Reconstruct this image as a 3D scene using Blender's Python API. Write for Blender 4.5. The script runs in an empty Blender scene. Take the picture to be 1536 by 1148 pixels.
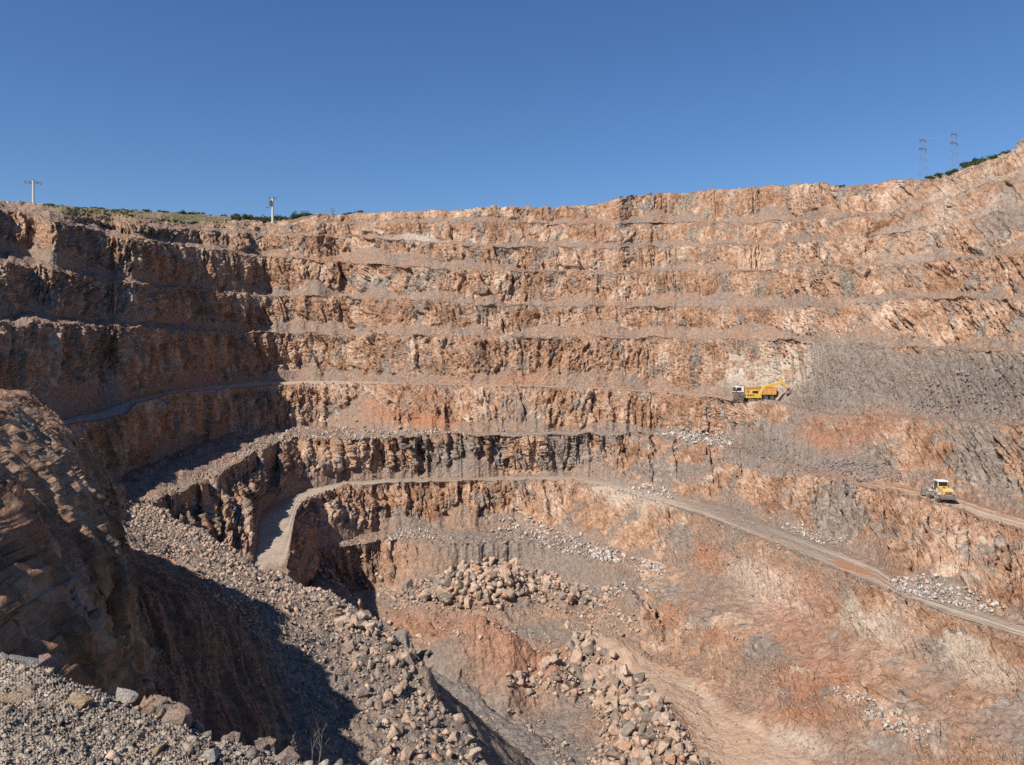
import bpy, bmesh, math, random
import numpy as np
from mathutils import Vector, Matrix, Euler

random.seed(7)
RNG = np.random.default_rng(11)
SC = bpy.context.scene
COL = SC.collection
F = 1183.0            # focal length, photo pixels
CX, HY = 768.0, 540.0  # principal column, horizon row

# ------------------------------------------------------------------ noise
def _h(ix, iy, iz, seed):
    h = (ix.astype(np.int64) * 374761393 + iy.astype(np.int64) * 668265263 + iz.astype(np.int64) * 2147483647 + seed * 974711) & 0xFFFFFFFF
    h = h.astype(np.uint32)
    h ^= h >> np.uint32(15); h *= np.uint32(2246822519); h ^= h >> np.uint32(13)
    h *= np.uint32(3266489917); h ^= h >> np.uint32(16)
    return h

def _r(h, k=0):
    if k:
        h = h ^ np.uint32((0x9E3779B9 * k) & 0xFFFFFFFF)
        h = h * np.uint32(2654435761); h ^= h >> np.uint32(15); h = h * np.uint32(2246822519); h ^= h >> np.uint32(13)
    return (h & np.uint32(0xFFFFFF)).astype(np.float32) / np.float32(0xFFFFFF)

def vnoise2(x, y, seed=0):
    ix = np.floor(x); iy = np.floor(y)
    fx = (x - ix).astype(np.float32); fy = (y - iy).astype(np.float32)
    ix = ix.astype(np.int64); iy = iy.astype(np.int64); z = np.zeros(1, np.int64)
    ux = fx * fx * (3 - 2 * fx); uy = fy * fy * (3 - 2 * fy)
    a = _r(_h(ix, iy, z, seed)); b = _r(_h(ix + 1, iy, z, seed))
    c = _r(_h(ix, iy + 1, z, seed)); d = _r(_h(ix + 1, iy + 1, z, seed))
    return (a + (b - a) * ux) * (1 - uy) + (c + (d - c) * ux) * uy

def fbm2(x, y, octv=4, seed=0, gain=0.5):
    """about -1..1"""
    s = 0; amp = 1.0; tot = 0
    for o in range(octv):
        s = s + amp * (vnoise2(x, y, seed + o * 17) * 2 - 1)
        tot += amp; amp *= gain; x = x * 2.03 + 7.1; y = y * 2.03 + 3.7
    return s / tot * 1.6

def facet2(x, y, seed, jitter=0.95, tilt=1.0):
    """Worley cells, each a tilted plane: broken-rock facets.  Returns height -1..1, edge distance, cell random."""
    ix0 = np.floor(x).astype(np.int64); iy0 = np.floor(y).astype(np.int64); z = np.zeros(1, np.int64)
    best = np.full(x.shape, 9e9, np.float32); second = best.copy()
    bid = np.zeros(x.shape, np.uint32); bdx = np.zeros(x.shape, np.float32); bdy = bdx.copy()
    for oy in (-1, 0, 1):
        for ox in (-1, 0, 1):
            h = _h(ix0 + ox, iy0 + oy, z, seed)
            dx = (x - (ix0 + ox + 0.5 + (_r(h, 1) - 0.5) * jitter)).astype(np.float32)
            dy = (y - (iy0 + oy + 0.5 + (_r(h, 2) - 0.5) * jitter)).astype(np.float32)
            d = dx * dx + dy * dy
            nb = d < best
            second = np.where(nb, best, np.minimum(second, d))
            best = np.where(nb, d, best); bid = np.where(nb, h, bid)
            bdx = np.where(nb, dx, bdx); bdy = np.where(nb, dy, bdy)
    off = _r(bid, 3) * 2 - 1
    v = off * 0.65 + tilt * ((_r(bid, 4) * 2 - 1) * bdx + (_r(bid, 5) * 2 - 1) * bdy) * 1.1
    return v, np.sqrt(second) - np.sqrt(best), _r(bid, 6)

def sstep(a, b, x):
    t = np.clip((x - a) / (b - a), 0, 1)
    return t * t * (3 - 2 * t)

def gsmooth(a, sig):
    n = int(sig * 3) + 1
    k = np.exp(-0.5 * (np.arange(-n, n + 1) / sig) ** 2); k /= k.sum()
    return np.convolve(np.pad(a, n, mode='edge'), k, mode='valid')

def in_poly(px, py, poly):
    ins = np.zeros(px.shape, bool)
    n = len(poly)
    for i in range(n):
        x0, y0 = poly[i]; x1, y1 = poly[(i + 1) % n]
        if y0 == y1: continue
        c = ((y0 > py) != (y1 > py)) & (px < (x1 - x0) * (py - y0) / (y1 - y0) + x0)
        ins ^= c
    return ins

# ------------------------------------------------------------------ object helpers
def tag(o, label=None, cat=None, group=None, kind=None):
    if label: o['label'] = label
    if cat: o['category'] = cat
    if group: o['group'] = group
    if kind: o['kind'] = kind
    return o

def np_mesh(name, verts, quads, mat=None, attrs=None, smooth=True):
    me = bpy.data.meshes.new(name)
    verts = np.ascontiguousarray(verts, np.float32); quads = np.ascontiguousarray(quads, np.int32)
    k = quads.shape[1]
    me.vertices.add(len(verts)); me.vertices.foreach_set('co', verts.ravel())
    me.loops.add(quads.size); me.loops.foreach_set('vertex_index', quads.ravel())
    me.polygons.add(len(quads)); me.polygons.foreach_set('loop_start', np.arange(0, quads.size, k, dtype=np.int32))
    if smooth: me.polygons.foreach_set('use_smooth', np.ones(len(quads), bool))
    me.update(calc_edges=True)
    for an, av in (attrs or {}).items():
        a = me.attributes.new(an, 'FLOAT', 'POINT'); a.data.foreach_set('value', np.ascontiguousarray(av, np.float32).ravel())
    if mat: me.materials.append(mat)
    return me

def link(name, me, parent=None):
    o = bpy.data.objects.new(name, me); COL.objects.link(o)
    if parent: o.parent = parent
    return o

def empty(name, loc=(0, 0, 0), rz=0.0):
    o = bpy.data.objects.new(name, None); COL.objects.link(o)
    o.location = loc; o.rotation_euler = (0, 0, rz); o.empty_display_size = 0.3
    return o

def grid_quads(nr, nc):
    i = np.arange(nr * nc).reshape(nr, nc)
    return np.stack([i[:-1, :-1], i[:-1, 1:], i[1:, 1:], i[1:, :-1]], -1).reshape(-1, 4)

class MB:
    """collects boxes, tubes and prisms into one bmesh; build() links them as one mesh object"""
    def __init__(s): s.bm = bmesh.new()
    def box(s, c, size, rot=None, taper=None):
        m = Matrix.Translation(c) @ (rot.to_matrix().to_4x4() if rot else Matrix()) @ Matrix.Diagonal((*size, 1))
        r = bmesh.ops.create_cube(s.bm, size=1, matrix=m); return r['verts']
    def tube(s, p0, p1, r0, r1=None, n=10, caps=True):
        p0 = Vector(p0); p1 = Vector(p1); d = p1 - p0
        q = Vector((0, 0, 1)).rotation_difference(d.normalized())
        m = Matrix.Translation((p0 + p1) / 2) @ q.to_matrix().to_4x4()
        bmesh.ops.create_cone(s.bm, cap_ends=caps, segments=n, radius1=r0, radius2=r0 if r1 is None else r1, depth=d.length, matrix=m)
    def prism(s, pts, y0, y1, xf=None):
        """outline in the x-z plane, extruded from y0 to y1"""
        a = [s.bm.verts.new((x, y0, z)) for x, z in pts]; b = [s.bm.verts.new((x, y1, z)) for x, z in pts]
        n = len(pts)
        s.bm.faces.new(a); s.bm.faces.new(b[::-1])
        for i in range(n): s.bm.faces.new((a[i], b[i], b[(i + 1) % n], a[(i + 1) % n]))
        if xf: bmesh.ops.transform(s.bm, matrix=xf, verts=a + b)
        return a + b
    def lathe(s, prof, c, axis='y', n=20):
        """prof: (radius, offset) pairs turned round an axis"""
        rings = []
        for r, o in prof:
            ring = []
            for k in range(n):
                t = 2 * math.pi * k / n
                u, w = r * math.cos(t), r * math.sin(t)
                p = (c[0] + u, c[1] + o, c[2] + w) if axis == 'y' else (c[0] + u, c[1] + w, c[2] + o)
                ring.append(s.bm.verts.new(p))
            rings.append(ring)
        for a, b in zip(rings, rings[1:]):
            for k in range(n): s.bm.faces.new((a[k], a[(k + 1) % n], b[(k + 1) % n], b[k]))
        s.bm.faces.new(rings[0]); s.bm.faces.new(rings[-1][::-1])
    def build(s, name, mat, parent=None, bevel=0.0, smooth=False):
        bmesh.ops.recalc_face_normals(s.bm, faces=s.bm.faces[:])
        if bevel:
            try: bmesh.ops.bevel(s.bm, geom=[e for e in s.bm.edges if len(e.link_faces) == 2 and e.calc_face_angle(0) > 0.6], offset=bevel, segments=2, affect='EDGES', profile=0.6)
            except Exception: pass
        me = bpy.data.meshes.new(name); s.bm.to_mesh(me); s.bm.free()
        if smooth:
            me.polygons.foreach_set('use_smooth', np.ones(len(me.polygons), bool))
        me.materials.append(mat)
        return link(name, me, parent)

# ------------------------------------------------------------------ node helpers
class NT:
    def __init__(s, name):
        s.m = bpy.data.materials.new(name); s.m.use_nodes = True
        s.t = s.m.node_tree; s.t.nodes.clear()
        s.out = s.t.nodes.new('ShaderNodeOutputMaterial'); s.bsdf = s.t.nodes.new('ShaderNodeBsdfPrincipled')
        s.t.links.new(s.bsdf.outputs[0], s.out.inputs[0])
    def n(s, typ, **kw):
        o = s.t.nodes.new(typ)
        for k, v in kw.items():
            setattr(o, k, v)
        return o
    def l(s, a, b): s.t.links.new(a, b)
    def setin(s, sock, v):
        if isinstance(v, bpy.types.NodeSocket): s.l(v, sock)
        elif v is not None:
            if isinstance(v, tuple) and len(v) == 3 and sock.type == 'RGBA': v = (*v, 1)
            sock.default_value = v
    def noise(s, vec, scale, detail=4, rough=0.55, dist=0.0, out='Fac'):
        o = s.n('ShaderNodeTexNoise'); s.setin(o.inputs['Vector'], vec); o.inputs['Scale'].default_value = scale
        o.inputs['Detail'].default_value = detail; o.inputs['Roughness'].default_value = rough; o.inputs['Distortion'].default_value = dist
        return o.outputs[out]
    def voro(s, vec, scale, feature='F1', out='Distance', rnd=1.0):
        o = s.n('ShaderNodeTexVoronoi', feature=feature); s.setin(o.inputs['Vector'], vec); o.inputs['Scale'].default_value = scale
        o.inputs['Randomness'].default_value = rnd
        return o.outputs[out]
    def ramp(s, fac, stops, interp='LINEAR'):
        o = s.n('ShaderNodeValToRGB'); r = o.color_ramp; r.interpolation = interp
        while len(r.elements) < len(stops): r.elements.new(0.5)
        for e, (p, c) in zip(r.elements, stops):
            e.position = p; e.color = (*c, 1) if len(c) == 3 else c
        s.setin(o.inputs[0], fac); return o.outputs[0]
    def mix(s, fac, a, b, blend='MIX'):
        o = s.n('ShaderNodeMix', data_type='RGBA', blend_type=blend); s.setin(o.inputs[0], fac); s.setin(o.inputs[6], a); s.setin(o.inputs[7], b)
        return o.outputs[2]
    def math(s, op, a, b=None, c=None, clamp=False):
        o = s.n('ShaderNodeMath', operation=op, use_clamp=clamp); s.setin(o.inputs[0], a)
        if b is not None: s.setin(o.inputs[1], b)
        if c is not None: s.setin(o.inputs[2], c)
        return o.outputs[0]
    def remap(s, v, a, b, c=0.0, d=1.0):
        o = s.n('ShaderNodeMapRange'); s.setin(o.inputs[0], v)
        for i, x in zip((1, 2, 3, 4), (a, b, c, d)): s.setin(o.inputs[i], x)
        return o.outputs[0]
    def attr(s, name):
        o = s.n('ShaderNodeAttribute', attribute_name=name); return o.outputs['Fac']
    def coord(s, which='Object'):
        return s.n('ShaderNodeTexCoord').outputs[which]
    def mapping(s, vec, scale=(1, 1, 1), rot=(0, 0, 0)):
        o = s.n('ShaderNodeMapping'); s.setin(o.inputs[0], vec); o.inputs['Scale'].default_value = scale; o.inputs['Rotation'].default_value = rot
        return o.outputs[0]
    def bump(s, height, strength=1.0, dist=0.1, normal=None):
        o = s.n('ShaderNodeBump'); o.inputs['Strength'].default_value = strength; o.inputs['Distance'].default_value = dist
        s.setin(o.inputs['Height'], height)
        if normal is not None: s.l(normal, o.inputs['Normal'])
        return o.outputs[0]
    def done(s, color=None, rough=0.9, normal=None, spec=0.25, metal=0.0):
        s.setin(s.bsdf.inputs['Base Color'], color); s.setin(s.bsdf.inputs['Roughness'], rough)
        s.bsdf.inputs['Specular IOR Level'].default_value = spec; s.setin(s.bsdf.inputs['Metallic'], metal)
        if normal is not None: s.l(normal, s.bsdf.inputs['Normal'])
        return s.m
# ------------------------------------------------------------------ materials
def mat_rock():
    t = NT('quarry_rock'); P = t.coord()
    wv = t.n('ShaderNodeTexNoise'); t.l(P, wv.inputs['Vector']); wv.inputs['Scale'].default_value = 0.16; wv.inputs['Detail'].default_value = 3
    ad = t.n('ShaderNodeVectorMath', operation='MULTIPLY_ADD'); t.l(wv.outputs['Color'], ad.inputs[0]); ad.inputs[1].default_value = (1.8, 1.8, 1.8); t.l(P, ad.inputs[2])
    W = ad.outputs[0]
    big = t.noise(W, 0.085, 5, 0.6)
    mid = t.noise(t.mapping(W, (1, 1, 0.45)), 0.32, 5, 0.62)
    fine = t.noise(P, 2.6, 7, 0.74)
    # cellular blocks, each with its own tone
    blk = t.voro(t.mapping(W, (1, 1, 0.5), (0.0, 0.25, 0.2)), 0.55, out='Color')
    blk2 = t.voro(t.mapping(W, (1, 1, 0.6), (0.2, -0.3, 0.0)), 1.7, out='Color')
    tone = t.math('ADD', t.math('MULTIPLY', big, 0.9), t.math('MULTIPLY', mid, 0.85))
    tone = t.math('ADD', tone, t.math('MULTIPLY', blk, 0.18))
    tone = t.math('ADD', tone, t.math('MULTIPLY', blk2, 0.26))
    tone = t.math('ADD', tone, t.math('MULTIPLY', fine, 0.50))
    col = t.ramp(t.math('SUBTRACT', tone, 0.87), [(0.06, (0.10, 0.052, 0.030)), (0.26, (0.21, 0.115, 0.066)), (0.42, (0.335, 0.193, 0.118)),
                 (0.55, (0.425, 0.266, 0.176)), (0.70, (0.51, 0.375, 0.275)), (0.92, (0.62, 0.50, 0.39))])
    gn = t.noise(t.mapping(W, (1, 1, 0.6), (0, 0.3, 0)), 0.21, 5, 0.66)
    gn = t.math('ADD', gn, t.math('MULTIPLY', t.attr('grey'), 0.30))
    gm = t.remap(gn, 0.515, 0.605)
    gcol = t.ramp(t.math('ADD', t.math('MULTIPLY', fine, 0.6), t.math('MULTIPLY', blk2, 0.4)),
                  [(0.2, (0.09, 0.075, 0.063)), (0.42, (0.19, 0.158, 0.132)), (0.6, (0.265, 0.225, 0.19)), (0.85, (0.42, 0.375, 0.33))])
    col = t.mix(t.math('MULTIPLY', gm, 0.85), col, gcol)
    rn = t.math('ADD', t.noise(W, 0.13, 4, 0.6), t.math('MULTIPLY', t.attr('red'), 0.24))
    rcol = t.ramp(fine, [(0.25, (0.18, 0.08, 0.047)), (0.6, (0.345, 0.175, 0.105)), (0.85, (0.46, 0.28, 0.185))])
    col = t.mix(t.math('MULTIPLY', t.remap(rn, 0.6, 0.72), 0.8), col, rcol)
    pl = t.remap(t.math('ADD', t.noise(W, 0.26, 4, 0.6), t.math('MULTIPLY', t.attr('pale'), 0.3)), 0.64, 0.76)
    col = t.mix(t.math('MULTIPLY', pl, 0.75), col, t.ramp(fine, [(0.3, (0.40, 0.32, 0.245)), (0.7, (0.60, 0.51, 0.41))]))
    # fine scree and dust
    peb = t.voro(P, 3.3, out='Color')
    peb2 = t.voro(P, 1.1, out='Color')
    sc_b = t.mix(t.remap(t.noise(P, 0.12, 4, 0.6), 0.38, 0.62), (0.27, 0.172, 0.118), (0.222, 0.170, 0.137))
    sc_b = t.mix(t.attr('grey'), sc_b, (0.188, 0.162, 0.138))
    sc_b = t.mix(t.attr('red'), sc_b, (0.34, 0.15, 0.078))
    sc_b = t.mix(t.attr('pale'), sc_b, (0.45, 0.38, 0.31))
    v = t.math('ADD', t.math('MULTIPLY', peb, 0.55), t.math('MULTIPLY', t.noise(P, 0.9, 5, 0.7), 0.95))
    v = t.math('ADD', v, t.math('MULTIPLY', t.math('GREATER_THAN', peb2, 0.86), 0.22))
    scr = t.mix(1.0, sc_b, t.ramp(v, [(0.25, (0.55, 0.55, 0.55)), (0.62, (0.9, 0.9, 0.9)), (1.0, (1.35, 1.33, 1.3))]), 'MULTIPLY')
    sm = t.math('ADD', t.attr('scree'), t.math('MULTIPLY', t.math('SUBTRACT', t.noise(P, 0.7, 5, 0.7), 0.5), 0.9))
    col = t.mix(t.remap(sm, 0.36, 0.62), col, scr)
    # haul-road dust
    rd = t.mix(t.remap(t.noise(P, 0.5, 5, 0.65), 0.3, 0.7), (0.30, 0.235, 0.175), (0.43, 0.345, 0.26))
    rd = t.mix(t.math('MULTIPLY', t.attr('red'), 0.7), rd, (0.50, 0.335, 0.215))
    rd = t.mix(t.math('MULTIPLY', t.attr('grey'), 0.8), rd, (0.255, 0.22, 0.185))
    col = t.mix(t.attr('road'), col, rd)
    # low grass on the hill
    vg = t.ramp(t.noise(P, 0.6, 5, 0.7), [(0.3, (0.055, 0.06, 0.028)), (0.5, (0.13, 0.115, 0.06)), (0.7, (0.26, 0.20, 0.125))])
    col = t.mix(t.attr('veg'), col, vg)
    hgt = t.math('ADD', t.noise(P, 1.1, 8, 0.68), t.math('MULTIPLY', t.voro(t.mapping(W, (1, 1, 0.6)), 1.5), 0.45))
    hgt = t.math('ADD', hgt, t.math('MULTIPLY', t.voro(P, 4.0), 0.22))
    amt = t.math('SUBTRACT', 1.0, t.math('MULTIPLY', t.attr('road'), 0.85))
    nb = t.bump(t.math('MULTIPLY', hgt, amt), 0.9, 0.55)
    return t.done(col, 0.95, nb, 0.12)

def mat_stone(name='loose_rock', isl=True, tint=None):
    t = NT(name); P = t.coord()
    if isl: r = t.n('ShaderNodeNewGeometry').outputs['Random Per Island']
    else: r = t.n('ShaderNodeObjectInfo').outputs['Random']
    st = tint or [(0.0, (0.17, 0.14, 0.115)), (0.2, (0.27, 0.225, 0.185)), (0.38, (0.37, 0.285, 0.22)), (0.62, (0.43, 0.305, 0.22)), (0.86, (0.49, 0.375, 0.29)), (0.97, (0.41, 0.235, 0.15))]
    base = t.ramp(r, st)
    sc = 0.9 if not isl else 1.6
    fine = t.noise(P, sc * 2.0, 6, 0.7)
    col = t.mix(1.0, base, t.ramp(fine, [(0.28, (0.55, 0.52, 0.50)), (0.5, (0.95, 0.94, 0.93)), (0.72, (1.2, 1.17, 1.13))]), 'MULTIPLY')
    if not isl:
        col = t.mix(t.remap(t.noise(P, 1.3, 4, 0.6), 0.58, 0.68, 0, 0.6), col, (0.42, 0.215, 0.12))
    nb = t.bump(t.noise(P, sc * 3.0, 7, 0.68), 0.7, 0.25 if not isl else 0.12)
    return t.done(col, 0.93, nb, 0.15)

def mat_gravel():
    t = NT('near_gravel'); P = t.coord()
    c = t.voro(P, 26.0, out='Color'); c2 = t.voro(P, 60.0, out='Color')
    v = t.math('ADD', t.math('MULTIPLY', c, 0.5), t.math('MULTIPLY', c2, 0.5))
    col = t.ramp(v, [(0.15, (0.17, 0.145, 0.125)), (0.4, (0.29, 0.235, 0.185)), (0.62, (0.36, 0.30, 0.24)), (0.85, (0.50, 0.43, 0.35))])
    col = t.mix(t.remap(t.noise(P, 1.4, 4, 0.6), 0.45, 0.68, 0, 0.55), col, (0.33, 0.245, 0.165))
    h = t.math('ADD', t.math('MULTIPLY', t.voro(P, 26.0), 0.6), t.math('MULTIPLY', t.voro(P, 60.0), 0.3))
    nb = t.bump(t.math('ADD', h, t.noise(P, 45, 4, 0.7)), 0.8, 0.02)
    return t.done(col, 0.95, nb, 0.15)

def mat_paint(name, col, dust=(0.42, 0.34, 0.26), amount=0.35, rough=0.5, metal=0.0, scale=1.6):
    t = NT(name); P = t.coord()
    m = t.remap(t.noise(P, scale, 5, 0.65), 0.42, 0.72, 0, amount)
    c = t.mix(m, col, dust)
    return t.done(c, t.math('ADD', t.math('MULTIPLY', m, 0.6), rough, clamp=True), None, 0.4, metal)

def mat_leaf(name, lo, hi):
    t = NT(name); r = t.n('ShaderNodeNewGeometry').outputs['Random Per Island']
    o = t.n('ShaderNodeObjectInfo').outputs['Random']
    c = t.ramp(t.math('ADD', t.math('MULTIPLY', r, 0.7), t.math('MULTIPLY', o, 0.3)), [(0.0, lo), (1.0, hi)])
    return t.done(c, 0.7, None, 0.2)

M = dict(
    rock=mat_rock(), stone=mat_stone(), boulder=mat_stone('boulder_rock', False),
    gravelstone=mat_stone('gravel_stone', True, [(0.0, (0.13, 0.115, 0.10)), (0.25, (0.235, 0.205, 0.175)), (0.5, (0.34, 0.28, 0.225)), (0.75, (0.43, 0.36, 0.29)), (0.9, (0.41, 0.27, 0.19)), (1.0, (0.58, 0.52, 0.45))]),
    pale=mat_stone('pale_limestone', True, [(0.0, (0.25, 0.23, 0.21)), (0.4, (0.42, 0.38, 0.34)), (0.75, (0.54, 0.49, 0.43)), (1.0, (0.50, 0.36, 0.27))]),
    darkstone=mat_stone('dark_scree_rock', True, [(0.0, (0.10, 0.09, 0.085)), (0.5, (0.20, 0.175, 0.16)), (0.85, (0.30, 0.25, 0.215)), (1.0, (0.32, 0.19, 0.13))]),
    gravel=mat_gravel(),
    yellow=mat_paint('yellow_paint', (0.70, 0.42, 0.04), amount=0.45), orange=mat_paint('orange_paint', (0.58, 0.27, 0.05), amount=0.5),
    loader=mat_paint('faded_yellow_paint', (0.62, 0.36, 0.08), amount=0.65), white=mat_paint('white_paint', (0.66, 0.65, 0.61), amount=0.4),
    cream=mat_paint('dusty_cream_paint', (0.36, 0.31, 0.24), amount=0.6), tyre=mat_paint('dusty_rubber', (0.03, 0.03, 0.03), amount=0.35, rough=0.85),
    dtyre=mat_paint('dust_caked_rubber', (0.10, 0.09, 0.08), (0.38, 0.33, 0.27), 1.0, 0.9, scale=2.5), steel=mat_paint('worn_steel', (0.16, 0.14, 0.13), amount=0.6, rough=0.6, metal=0.3),
    rust=mat_paint('rusty_brown_steel', (0.17, 0.11, 0.085), (0.34, 0.27, 0.22), 0.7, 0.8), dark=mat_paint('dark_chassis', (0.035, 0.033, 0.03), amount=0.5, rough=0.7),
    glass=mat_paint('dark_cab_glass', (0.015, 0.018, 0.02), amount=0.05, rough=0.12), galv=mat_paint('galvanised_steel', (0.20, 0.21, 0.215), amount=0.1, rough=0.6, metal=0.2),
    concrete=mat_paint('pale_concrete', (0.56, 0.54, 0.50), amount=0.25, rough=0.85), cable=mat_paint('grey_cable', (0.22, 0.23, 0.24), amount=0.1),
    leaf=mat_leaf('bush_leaf', (0.045, 0.062, 0.025), (0.15, 0.165, 0.075)), dleaf=mat_leaf('dark_leaf', (0.025, 0.042, 0.018), (0.085, 0.105, 0.045)),
    bark=mat_paint('bark', (0.10, 0.07, 0.05), amount=0.2, rough=0.9), twig=mat_paint('dry_twig', (0.20, 0.15, 0.11), amount=0.2, rough=0.9),
    puddle=mat_paint('muddy_red_water', (0.30, 0.155, 0.085), (0.36, 0.19, 0.11), 0.6, 0.35),
)
# ------------------------------------------------------------------ the amphitheatre of benches: surveyed lines
pxs = np.concatenate([np.linspace(-260, -14, 36), np.linspace(-10, 1546, 1270), np.linspace(1552, 1780, 32)])
NC = len(pxs)

def curve(pts, sig=5.0, jag=0.0, seed=0):
    a = np.array(pts, float)
    xs = np.arange(-300, 1821)
    v = np.interp(xs, a[:, 0], a[:, 1]); v = gsmooth(v, sig)
    y = np.interp(pxs, xs, v)
    if jag:
        y = y + jag * (fbm2(pxs / 34, np.zeros(NC) + seed, 3, 5 + seed) * 1.0 + fbm2(pxs / 9, np.zeros(NC) + seed, 3, 9 + seed) * 0.8)
    return y

def from_z(py, zpts):
    z = curve(zpts, 12); return z * F / (HY - py), z

L = {}   # name -> (depth, z)
def add_z(name, pypts, zpts, jag=0, seed=0, sig=5):
    py = curve(pypts, sig, jag, seed); L[name] = from_z(py, zpts)
def add_d(name, pypts, d, jag=0, seed=0, sig=5):
    py = curve(pypts, sig, jag, seed); L[name] = (d, (HY - py) / F * d)

add_z('F0', [(-300, 1300), (1230, 1300), (1400, 1380), (1536, 1500), (1780, 1700)], [(-300, -42), (900, -42), (1230, -40), (1536, -39), (1780, -38)])
add_z('F1', [(-300, 1195), (422, 1195), (430, 1110), (436, 1090), (445, 1010), (460, 975), (480, 962), (800, 985), (900, 960), (1000, 1010), (1100, 1080), (1200, 1130), (1300, 1185), (1400, 1230), (1536, 1290), (1780, 1400)],
      [(-300, -43), (800, -43), (900, -41.5), (1000, -40), (1100, -39), (1200, -38.2), (1300, -37.7), (1400, -37.5), (1536, -37), (1780, -36)], 0, 0, 3)
add_z('F2', [(-300, 1165), (422, 1165), (430, 1095), (436, 1075), (445, 990), (460, 925), (470, 900), (540, 884), (600, 885), (700, 868), (770, 860), (850, 880), (900, 905), (950, 925), (1000, 965), (1100, 1030), (1200, 1085), (1300, 1110), (1400, 1150), (1536, 1200), (1780, 1300)],
      [(-300, -44), (545, -44), (640, -41), (850, -41), (900, -41), (950, -40.5), (1000, -39.5), (1100, -38), (1200, -36.5), (1300, -35.5), (1400, -35), (1536, -34.5), (1780, -34)], 0, 0, 3)
add_z('F3', [(-300, 1025), (422, 1025), (430, 1000), (436, 968), (445, 902), (460, 862), (480, 842), (500, 830), (540, 817), (600, 808), (690, 815), (770, 815), (840, 819), (900, 836), (950, 870), (1000, 905), (1050, 930), (1100, 945), (1200, 1000), (1300, 1035), (1400, 1075), (1536, 1130), (1780, 1230)],
      [(-300, -35.5), (850, -35.5), (950, -36), (1000, -36), (1050, -35), (1100, -34), (1200, -34), (1300, -33), (1400, -32.5), (1536, -32.3), (1780, -32)], 2.6, 3, 3)
add_z('F4', [(-300, 1010), (422, 1010), (430, 985), (436, 954), (445, 890), (460, 850), (480, 832), (500, 818), (540, 803), (570, 794), (690, 790), (770, 785), (840, 800), (900, 817), (950, 831), (1000, 847), (1050, 862), (1100, 872), (1200, 920), (1300, 960), (1400, 1000), (1536, 1060), (1780, 1150)],
      [(-300, -35), (900, -34.8), (1000, -34), (1050, -33), (1100, -32.3), (1200, -31.5), (1300, -30.8), (1400, -30.5), (1780, -30.5)], 1.0, 4, 3)
add_z('L4', [(-300, 960), (400, 885), (420, 880), (430, 855), (437, 805), (443, 767), (456, 751), (485, 740), (520, 729), (600, 725), (770, 722), (850, 722), (890, 727), (950, 745), (1000, 761), (1050, 777), (1128, 808), (1237, 852), (1322, 888), (1424, 925), (1533, 962), (1780, 1050)],
      [(-300, -26.5), (1780, -26.5)], 0.8, 5, 3)
add_z('L4b', [(-300, 940), (300, 868), (370, 862), (383, 848), (387, 800), (391, 767), (424, 750), (458, 734), (520, 721), (600, 717), (770, 714), (850, 713), (890, 716), (950, 729), (1016, 743), (1084, 754), (1169, 791), (1254, 818), (1315, 842), (1356, 880), (1458, 910), (1533, 934), (1780, 1015)],
      [(-300, -26.4), (1780, -26.3)], 0.6, 6, 3)
add_z('L3', [(-300, 800), (150, 790), (215, 752), (250, 744), (282, 733), (336, 710), (373, 685), (441, 660), (520, 658), (600, 656), (700, 653), (770, 655), (850, 653), (950, 652), (985, 655), (1080, 668), (1150, 690), (1220, 712), (1290, 730), (1330, 734), (1400, 757), (1470, 779), (1536, 797), (1780, 880)],
      [(-300, -17.4), (950, -17.4), (1080, -17.8), (1300, -19), (1780, -19)], 1.8, 7, 3)
d_, z_ = L['L3']; py_ = HY - z_ * F / d_ + sstep(450, 400, pxs) * sstep(205, 225, pxs) * (5 * fbm2(pxs / 26, pxs * 0 + 2.2, 3, 181) + 2.5 * fbm2(pxs / 8, pxs * 0, 2, 182)); L['L3'] = (z_ * F / (HY - py_), z_)
add_z('L3b', [(-300, 760), (150, 722), (237, 690), (295, 664), (336, 654), (360, 650), (390, 646), (441, 642), (489, 640), (600, 645), (700, 647), (770, 648), (900, 647), (985, 648), (1080, 656), (1150, 679), (1220, 701), (1290, 722), (1330, 727), (1400, 740), (1440, 746), (1470, 757), (1536, 777), (1780, 850)],
      [(-300, -17.3), (950, -17.3), (1080, -17.7), (1300, -18.9), (1780, -18.9)], 0.5, 8, 3)
dR = curve([(-300, 45), (-200, 52), (0, 80), (92, 98), (150, 112), (190, 118), (204, 126), (258, 150), (295, 168), (336, 185), (390, 200), (441, 208), (520, 210), (600, 204), (770, 198), (900, 196), (985, 195), (1060, 184), (1100, 174), (1160, 165), (1250, 146), (1400, 125), (1536, 105), (1780, 78)], 10)
add_d('R1', [(-300, 830), (-200, 760), (0, 665), (92, 640), (150, 632), (190, 622), (204, 605), (258, 591), (336, 584), (390, 580), (441, 577.5), (520, 576), (600, 577), (770, 580), (900, 584), (1000, 590), (1060, 596), (1100, 602), (1160, 603), (1250, 624), (1400, 628), (1536, 640), (1780, 690)], dR, 0.5, 9, 3)
wR = curve([(-300, 7), (0, 11), (100, 13), (200, 15), (300, 15), (400, 15), (520, 10), (700, 7), (1000, 8), (1090, 13), (1160, 13), (1250, 8), (1780, 6)], 12)
add_d('R1b', [(-300, 800), (-200, 742), (0, 652), (92, 628), (146, 617), (200, 598), (258, 586), (300, 580), (336, 577), (374, 572), (441, 571), (520, 571), (600, 573.5), (700, 576), (770, 577), (900, 581), (1000, 586.5), (1060, 591), (1100, 597), (1160, 599), (1250, 619), (1400, 623), (1536, 634), (1780, 680)], dR + wR, 0.4, 41, 3)
offs = np.ones(NC)
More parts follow.
